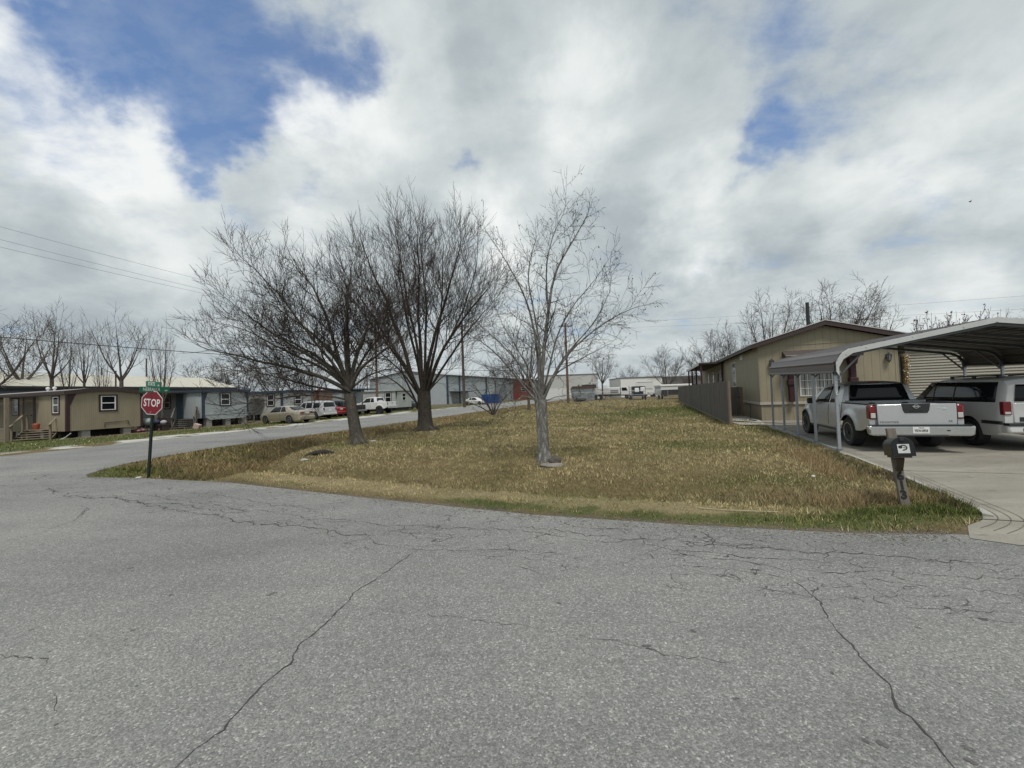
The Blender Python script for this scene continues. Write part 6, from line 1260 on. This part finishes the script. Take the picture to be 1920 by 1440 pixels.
zb = Lm-.385; LB = .50; o0 = Vector((.0, -.02, zb)); hw, hh_ = .108, .135
def bxm(off): m_ = Matrix((dirv, Vector((0, 0, 1)).cross(dirv), Vector((0, 0, 1)))).transposed().to_4x4(); m_.translation = o0+dirv*off; return m_
m0 = bxm(-.06); pr_ = [(-hw, 0), (hw, 0), (hw, hh_)]+[(hw*math.cos(a), hh_+hw*math.sin(a)) for a in np.linspace(.2, PI-.2, 11)]+[(-hw, hh_)]
M_mbk = M('black_mailbox_metal', (.022, .024, .027), .42, .3, var=.25, dirt=((.09, .09, .085), .12)); bo = MB().prism(pr_, 'x', 0, LB, m0).build('box', M_mbk, mb_, smooth=30)
p2 = [(a*1.05, (b-.10)*1.04+.10) for a, b in pr_]; dr = MB().prism(p2, 'x', LB-.012, LB+.02, m0).build('door', M('black_mailbox_door', (.012, .013, .016), .5, .2), mb_, smooth=30, bevel=.004); MB().box(LB+.02, LB+.04, -.02, .02, .20, .235, m0).build('door_pull', M_blackpl, dr)
st_ = MB().box(LB+.0205, LB+.0225, -.055, .062, .035, .155, m0).build('sticker', M('sticker_white', (.60, .60, .58), .6), dr)
def dsc(y, z, r0, r1, a0, a1, n=14): 
    k = MB(); vs = []
    for i in range(n+1): a = a0+(a1-a0)*i/n; vs += [(LB+.0232, y+r0*math.cos(a), z+r0*math.sin(a)), (LB+.0232, y+r1*math.cos(a), z+r1*math.sin(a))]
    return k.add(vs, [(2*i, 2*i+1, 2*i+3, 2*i+2) for i in range(n)], m0)
dsc(.004, .108, .024, .038, -1.9, 2.6).build('mark', M_ink, st_); dsc(-.026, .117, 0, .021, 0, 2*PI).build('mark', M_ink, st_); dsc(.012, .108, 0, .012, 0, 2*PI).build('mark', M('sticker_grey', (.25, .25, .25), .6), st_); dsc(-.004, .066, .004, .011, 0, 3).build('mark', M_ink, st_)
MB().box(.02, LB-.04, -.085, .085, -.028, -.002, m0).build('support_board', M_post, mb_, bevel=.004); MB().beam(m0 @ Vector((.10, 0, -.20)), m0 @ Vector((.30, 0, -.03)), .07, .05).build('brace', M('dark_brace_wood', (.09, .07, .05), .9), mb_)

# ------------------------------------------------------------------ stones, log, stick, litter
def rock(name, loc, r, sq, seed, mat, label, cat):
    g = np.random.default_rng(seed); bm = bmesh.new(); bmesh.ops.create_icosphere(bm, subdivisions=3, radius=1); ph = g.uniform(0, 6, 12)
    for v in bm.verts:
        c = v.co; k = 1+.13*math.sin(2.3*c.x+ph[0])*math.sin(2.7*c.y+ph[1])+.09*math.sin(5*c.z+ph[2]+3*c.x)+.05*math.sin(9*c.y+ph[3])+g.normal(0, .012); v.co = Vector((c.x*sq[0], c.y*sq[1], c.z*sq[2]))*k*r
    me = bpy.data.meshes.new(name); bm.to_mesh(me); bm.free(); me.polygons.foreach_set('use_smooth', np.ones(len(me.polygons), bool)); return setp(link(name, me, mat, None, loc), label, cat)
rx, ry = G(1041, 868); rock('stone', (rx, ry+.02, hz(rx, ry)+.09), .17, (1, .8, .75), 5, M('brown_stone', (.085, .072, .06), .9, var=.3, scale=9, bmp=.5), 'dark brown rounded stone leaning at the foot of the pale slender tree', 'stone')
rock('concrete_lump', (rx-.09, ry-.05, hz(rx, ry)+.0), .27, (1.1, .62, .28), 8, M('grey_lump', (.20, .185, .165), .95, var=.25, bmp=.4), 'flat grey lump of old concrete under the brown stone at the pale tree', 'stone')
lx, ly = G(597, 850); k = MB().tube([(lx-.42, ly-.05, hz(lx-.42, ly-.05)+.02), (lx-.1, ly, hz(lx, ly)+.07), (lx+.2, ly+.05, hz(lx+.2, ly)+.08), (lx+.48, ly+.08, hz(lx+.48, ly)+.04)], [.03, .09, .10, .04], 9); setp(k.build('log', M('rotten_wood', (.028, .024, .021), .95, var=.4, bmp=.5), smooth=50), 'short dark rotten log lying on the ditch bank left of the leaning trunk', 'log')
rock('concrete_chip', (*G(570, 857), hz(*G(570, 857))+.03), .10, (1.3, .7, .5), 3, M_conc, 'pale concrete chip at the left end of the rotten log', 'stone')
cx_, cy_ = G(700, 829); setp(MB().cbox((cx_, cy_, hz(cx_, cy_)+.05), (.22, .08, .02)).build('litter_strip', M_white, bevel=.004), 'white strip of litter right of the leaning trunk', 'litter')
pts = [Vector((*G(x, y), .035)) for x, y in ((1310, 957), (1360, 961), (1460, 965))]; setp(MB().tube(pts, .007, 6).build('stick', M('pale_stick', (.36, .31, .20), .8)), 'long pale stick lying along the grass edge of the street', 'stick')
sx_, sy_ = G(1525, 897); setp(MB().cbox((sx_, sy_, hz(sx_, sy_)+.06), (.05, .04, .03)).build('paper_scrap', M_white, bevel=.004), 'tiny white scrap of litter in the lawn left of the mailbox', 'litter')
bp_ = AT(1819, 378, 60); bd_ = MB().sphere(bp_, .12, 7, (1.8, .7, .7)); bo_ = bd_.build('bird', M('dark_feather', (.03, .028, .027), .8), smooth=60); setp(bo_, 'tiny dark bird flying high in the clouds on the right', 'bird')
for sd in (-1, 1): MB().add([tuple(bp_+Vector((-.08, 0, .03))), tuple(bp_+Vector((.10, 0, .03))), tuple(bp_+Vector((-.05, sd*.35, .16)))], [(0, 1, 2)]).build('wing', M('dark_feather'), bo_)

# ------------------------------------------------------------------ poles and wires
M_pole = M('pole_wood', (.075, .06, .048), .9, var=.3, scale=3, stretch=(6, 6, .4)); M_pole2 = M('brown_pole_wood', (.125, .08, .055), .9, var=.3, scale=3, stretch=(6, 6, .4)); M_wire = M('wire_black', (.02, .02, .022), .6); M_wire2 = M('wire_grey', (.17, .18, .19), .6)
def pole(px_, ytop, Y, r, mat, label, arm=True, dx=0, name='utility_pole', group='utility poles'):
    p = AT(px_, 740, Y); h = AT(px_, ytop, Y).z; e = empty(name, (p.x, Y, 0), 0, label, 'pole', group); MB().tube([(dx, 0, -.3), (0, 0, h)], [r, r*.7], 10).build('shaft', mat, e, smooth=50)
    if arm: MB().box(-1.1, 1.1, -.07, .07, h-.55, h-.42).build('crossarm', mat, e); k = MB(); [k.lathe([(.04, 0), (.05, .08), (.03, .16)], 8, Matrix.Translation((x, 0, h-.42))) for x in (-1, -.35, .35, 1)]; k.build('insulators', M_steel, e)
    return Vector((p.x, Y, h))
PA = pole(707, 600, 46.6, .16, M_pole2, 'brown utility pole standing in front of the lifted white pickup'); PB = pole(870, 606, 62, .24, M_pole, 'tall dark utility pole at the corner of the pale blue warehouse')
PC = pole(1065, 606, 63, .22, M_pole2, 'slender reddish brown utility pole at the end of the field'); PD = pole(1523, 567, 30, .17, M_blackpl, 'black pole rising behind the gable roof of the tan house', arm=False)
pole(586, 660, 70, .15, M_pole, 'thin dark pole over the silver sport utility vehicle', False); pole(275, 672, 50, .11, M_pole, 'short dark pole over the cream roof right of the fan shaped tree', False); pole(191, 690, 52, .12, M_pole, 'stub of a pole behind the tan mobile home roof', False); pole(689, 690, 75, .13, M_pole, 'far thin pole left of the brown utility pole', False)
WG = 'overhead wires'
def wire(name, a, b, sag, r, mat, label, n=24, group=WG):
    a = Vector(a); b = Vector(b); pts = [a.lerp(b, i/n)-Vector((0, 0, sag*4*(i/n)*(1-i/n))) for i in range(n+1)]; setp(MB().tube(pts, r, 4).build(name, mat, smooth=60), label, 'wire', group)
far = Vector((-29.6, 9.0, 0))
def thru(a, px_, py_, k=.72, sag=.5):
    """end point of a span that leaves pole top a and passes the given direction at fraction k"""
    Y = a.y+(far.y-a.y)*k; q = AT(px_, py_, Y); q.z += sag*4*k*(1-k); return a+(q-a)/k
for (y, dz, lb) in ((425, .35, 'topmost of the three thin wires at upper left'), (449, -.45, 'middle of the three thin wires at upper left'), (463, -.55, 'lowest of the three thin wires at upper left')):
    a = PA+Vector((0, 0, dz-.3)); wire('power_line', a, thru(a, 0, y), .5, .008, M_wire2, lb)
a = Vector((PA.x, PA.y, 6.2)); wire('cable', a, thru(a, 0, 632, .72, .35), .35, .022, M_wire, 'thick black cable crossing in front of the left trees')
wire('cable', (PA.x, PA.y, 5.9), (PB.x, PB.y, 6.3), .35, .025, M_wire, 'black cable between the brown pole and the dark pole'); wire('power_line', PA+Vector((0, 0, -.3)), PB+Vector((0, 0, -.3)), .4, .016, M_wire2, 'thin wire between the brown pole and the dark pole')
q = AT(1920, 543, 41); q2 = AT(1920, 552, 41); wire('power_line', PC+Vector((0, 0, -.3)), PC+(q-PC)*1.6, .6, .010, M_wire2, 'upper thin wire over the tan house at right'); wire('power_line', PC+Vector((0, 0, -1.0)), PC+Vector((0, 0, -1))+(q2-PC)*1.6, .6, .010, M_wire2, 'lower thin wire over the tan house at right')
wire('cable', (PB.x, PB.y, 6.0), (PC.x, PC.y, 6.2), .4, .03, M_wire, 'black cable between the dark pole and the reddish brown pole')

# ------------------------------------------------------------------ dumpster, container, yard vehicles
M_blue = M('dumpster_blue', (.012, .06, .21), .5, var=.2, dirt=((.10, .08, .07), .12)); p = AT(904, 757, 76); db = empty('dumpster', (p.x+1.6, 76, 0), R(-12), 'blue metal dumpster with its dark lid open by the warehouse', 'dumpster')
k = MB().prism([(0, .15), (2.0, .15), (2.0, 1.7), (.25, 2.0), (-.25, 2.0)], 'x', -1.7, 1.7); k.build('bin', M_blue, db, bevel=.03); k = MB()
for x in np.linspace(-1.5, 1.5, 6): k.box(x-.05, x+.05, -.22, -.1, .3, 1.75)
k.build('ribs', M_blue, db); MB().beam((-1.2, .2, 2.0), (-.6, .3, 3.0), .9, .05).build('lid', M_black, db); MB().box(-.5, 1.6, .3, 1.8, 1.7, 1.95).build('rubbish', M('rubbish_dark', (.05, .045, .04), .9, var=.4, scale=12), db)
for sd in (-1, 1): MB().box(sd*1.74-.04, sd*1.74+.04, .5, 1.3, 1.0, 1.2).build('fork_pocket', M_blue, db)
p0 = AT(1073, 751, 74); p1 = AT(1114, 751, 76); M_ct = M('container_grey', (.22, .245, .25), .7, .1, var=.15, dirt=((.12, .07, .045), .2), stretch=(1, 1, .4)); cw_ = p1.x-p0.x; ct_ = empty('container', ((p0.x+p1.x)/2, 75, 0), R(-6), 'grey steel roll off container with a rusty rim at the end of the field', 'container'); MB().prism([(-cw_/2+.35, .2), (cw_/2-.1, .2), (cw_/2, 2.55), (-cw_/2, 2.55)], 'y', 0, 2.4).build('bin', M_ct, ct_); k = MB()
for x in np.linspace(-cw_/2+.4, cw_/2-.2, 9): k.box(x-.06, x+.06, -.10, -.0, .3, 2.5)
k.build('ribs', M_ct, ct_); MB().box(-cw_/2-.03, cw_/2+.05, -.10, .03, 2.5, 2.72).build('rim', M('rust_rim', (.09, .05, .035), .9, var=.4), ct_); MB().box(-cw_/2+.3, cw_/2-.3, .1, 2.2, 2.5, 2.95).build('load', M('brown_load', (.075, .06, .05), .9, var=.4, scale=5), ct_)
p = AT(1096, 753, 71); k = MB()
for i in range(9): k.sphere((p.x+random.uniform(-1.6, 1.2), 71+random.uniform(-.3, .3), .25+random.uniform(0, .25)), random.uniform(.25, .45), 7, (1.4, 1, .8))
setp(k.build('scrap_heap', M('dark_scrap', (.03, .032, .032), .9, var=.4), smooth=60), 'dark heap of scrap in front of the grey container', 'scrap heap')
def wheelm(parent, x, y, r, w, axis_y=True, hub=M_white):
    mt = Matrix.Translation((x, y, r)) @ (Matrix.Rotation(PI/2, 4, 'Z') if axis_y else Matrix()); o = MB().lathe([(r*.6, -w/2), (r*.96, -w/2), (r, -w/3), (r, w/3), (r*.96, w/2), (r*.6, w/2)], 18, mt, axis='x').build('wheel', M_black, parent, smooth=35); MB().lathe([(r*.58, -w/2-.01), (r*.3, -w/2-.02), (r*.3, w/2+.02), (r*.58, w/2+.01)], 14, mt, axis='x').build('hub', hub, o)
p = AT(1147, 748, 84); tk = empty('tank_truck', (p.x, 84, 0), R(4), 'white truck with a long white service body on a black frame beyond the fence', 'truck', 'vehicles at the far end of the field')
MB().box(-3.8, 1.6, -1.0, 1.0, 1.05, 2.55).build('service_body', M_carwhite, tk, bevel=.15); MB().box(-4.2, 4.6, -.5, .5, .7, 1.0).build('frame', M_black, tk); cb_ = MB().prism([(1.8, .9), (4.7, .9), (4.7, 1.55), (3.55, 1.7), (3.05, 2.6), (1.8, 2.65)], 'y', -.95, .95).build('cab', M_carwhite, tk, bevel=.06); MB().prism([(2.0, 1.75), (3.3, 1.75), (2.95, 2.45), (2.0, 2.45)], 'y', -.965, .965).build('window', M_glass, cb_); MB().box(-.6, 1.2, -1.01, 1.01, 1.3, 2.0).build('side_locker', M_steel, tk)
for x in (-3.2, -2.1, 3.7): [wheelm(tk, x, y, .45, .28) for y in (-.85, .85)]
MB().lathe([(.5, 0), (.55, .1), (.5, .5)], 12, Matrix.Translation((-1.5, 0, 2.55))).build('hatch', M_carwhite, tk)
p = AT(1199, 750, 70.5); fb = empty('flatbed_truck', (p.x, 70.5, 0), R(-14), 'black flatbed truck seen from behind with ladder racks and a white load', 'truck', 'vehicles at the far end of the field')
MB().box(-1.75, 1.45, -.1, 4.6, .85, 1.0).build('flatbed', M_steel, fb); k = MB()
for z in (1.15, 1.5, 1.85, 2.2): k.box(-1.72, -.95, -.05, .02, z, z+.10)
k.build('ladder_rungs', M_steel, fb); k = MB(); k.box(-1.78, -1.70, -.06, .03, .7, 2.6).box(-.97, -.90, -.06, .03, .7, 2.4); k.build('ladder_rails', M_black, fb)
cb_ = MB().prism([(4.7, .9), (7.0, .9), (7.0, 1.6), (6.3, 2.5), (4.7, 2.55)], 'x', -1.0, 1.1).build('cab', M_carblack, fb, bevel=.06); MB().box(-.8, .9, 4.66, 4.7, 1.7, 2.35).build('rear_window', M_glass, cb_); k = MB(); k.box(-.75, 1.45, 3.7, 3.78, 2.35, 2.5).box(-.75, -.67, 3.7, 3.78, 1, 2.5).box(1.37, 1.45, 3.7, 3.78, 1, 2.5).box(.30, .38, 3.7, 3.78, 1, 2.5); k.build('headache_rack', M_black, fb); MB().box(-.55, .25, 3.2, 3.6, 1.4, 2.2).build('load_bag', M_white, fb, bevel=.1); MB().box(.5, 1.3, 3.2, 3.6, 1.5, 2.3).build('load_bag', M_white, fb, bevel=.1)
for x in (-1.3, 1.1):
    for y in (.9, 5.9): wheelm(fb, x, y, .42, .3, False)
MB().box(-1.7, 1.4, -.16, -.1, .62, .85).build('rear_bar', M_black, fb)
p = AT(1263, 744, 68); vb = empty('cargo_trailer', (p.x-.2, 68, 0), R(-8), 'white topped trailer with a wide black tailgate just left of the board fence end', 'trailer', 'vehicles at the far end of the field'); MB().box(-1.9, 3.4, 0, 5, .7, 2.25).build('body', M_carwhite, vb, bevel=.06); MB().box(-2.0, 3.5, -.1, 5.1, 2.25, 2.6).build('top', M_white, vb, bevel=.08); MB().prism([(-1.95, .75), (1.9, .75), (1.9, 1.55), (1.5, 1.72), (-1.8, 1.72)], 'y', -.12, -.0).build('tailgate', M_black, vb)
for x in (-1.5, 2.8): [wheelm(vb, x, y, .4, .25, False) for y in (1.2, 3.6)]
p = AT(1232, 745, 96); Car('pickup_truck', 'white pickup parked in front of the long white building', 'pickup truck', (p.x-1, 96), R(-90), pickup_spec(M_carwhite), 'vehicles at the far end of the field', z=.02)
# chain link fence
p0 = AT(1058, 755, 66); p1 = AT(1276, 755, 62); cf_ = empty('chain_link_fence', (p0.x, 66, 0), math.atan2(62-66, p1.x-p0.x), 'thin chain link fence across the far end of the field', 'fence'); Lf = math.hypot(p1.x-p0.x, 4)
for i in range(11): x = Lf*i/10; MB().lathe([(.035, -.2), (.035, 1.75), (.01, 1.8)], 8, Matrix.Translation((x, 0, 0))).build('fence_post', M_galv, cf_)
MB().tube([(0, 0, 1.7), (Lf, 0, 1.7)], .025, 6).build('top_rail', M_galv, cf_); k = MB(); n = int(Lf/.30)
for i in range(n):
    x = i*.30; k.beam((x, 0, .05), (x+1.65, 0, 1.7), .007); k.beam((x+1.65, .01, .05), (x, .01, 1.7), .007)
k.build('wire_mesh', M_galv, cf_)
dk = AT(1235, 752, 58);
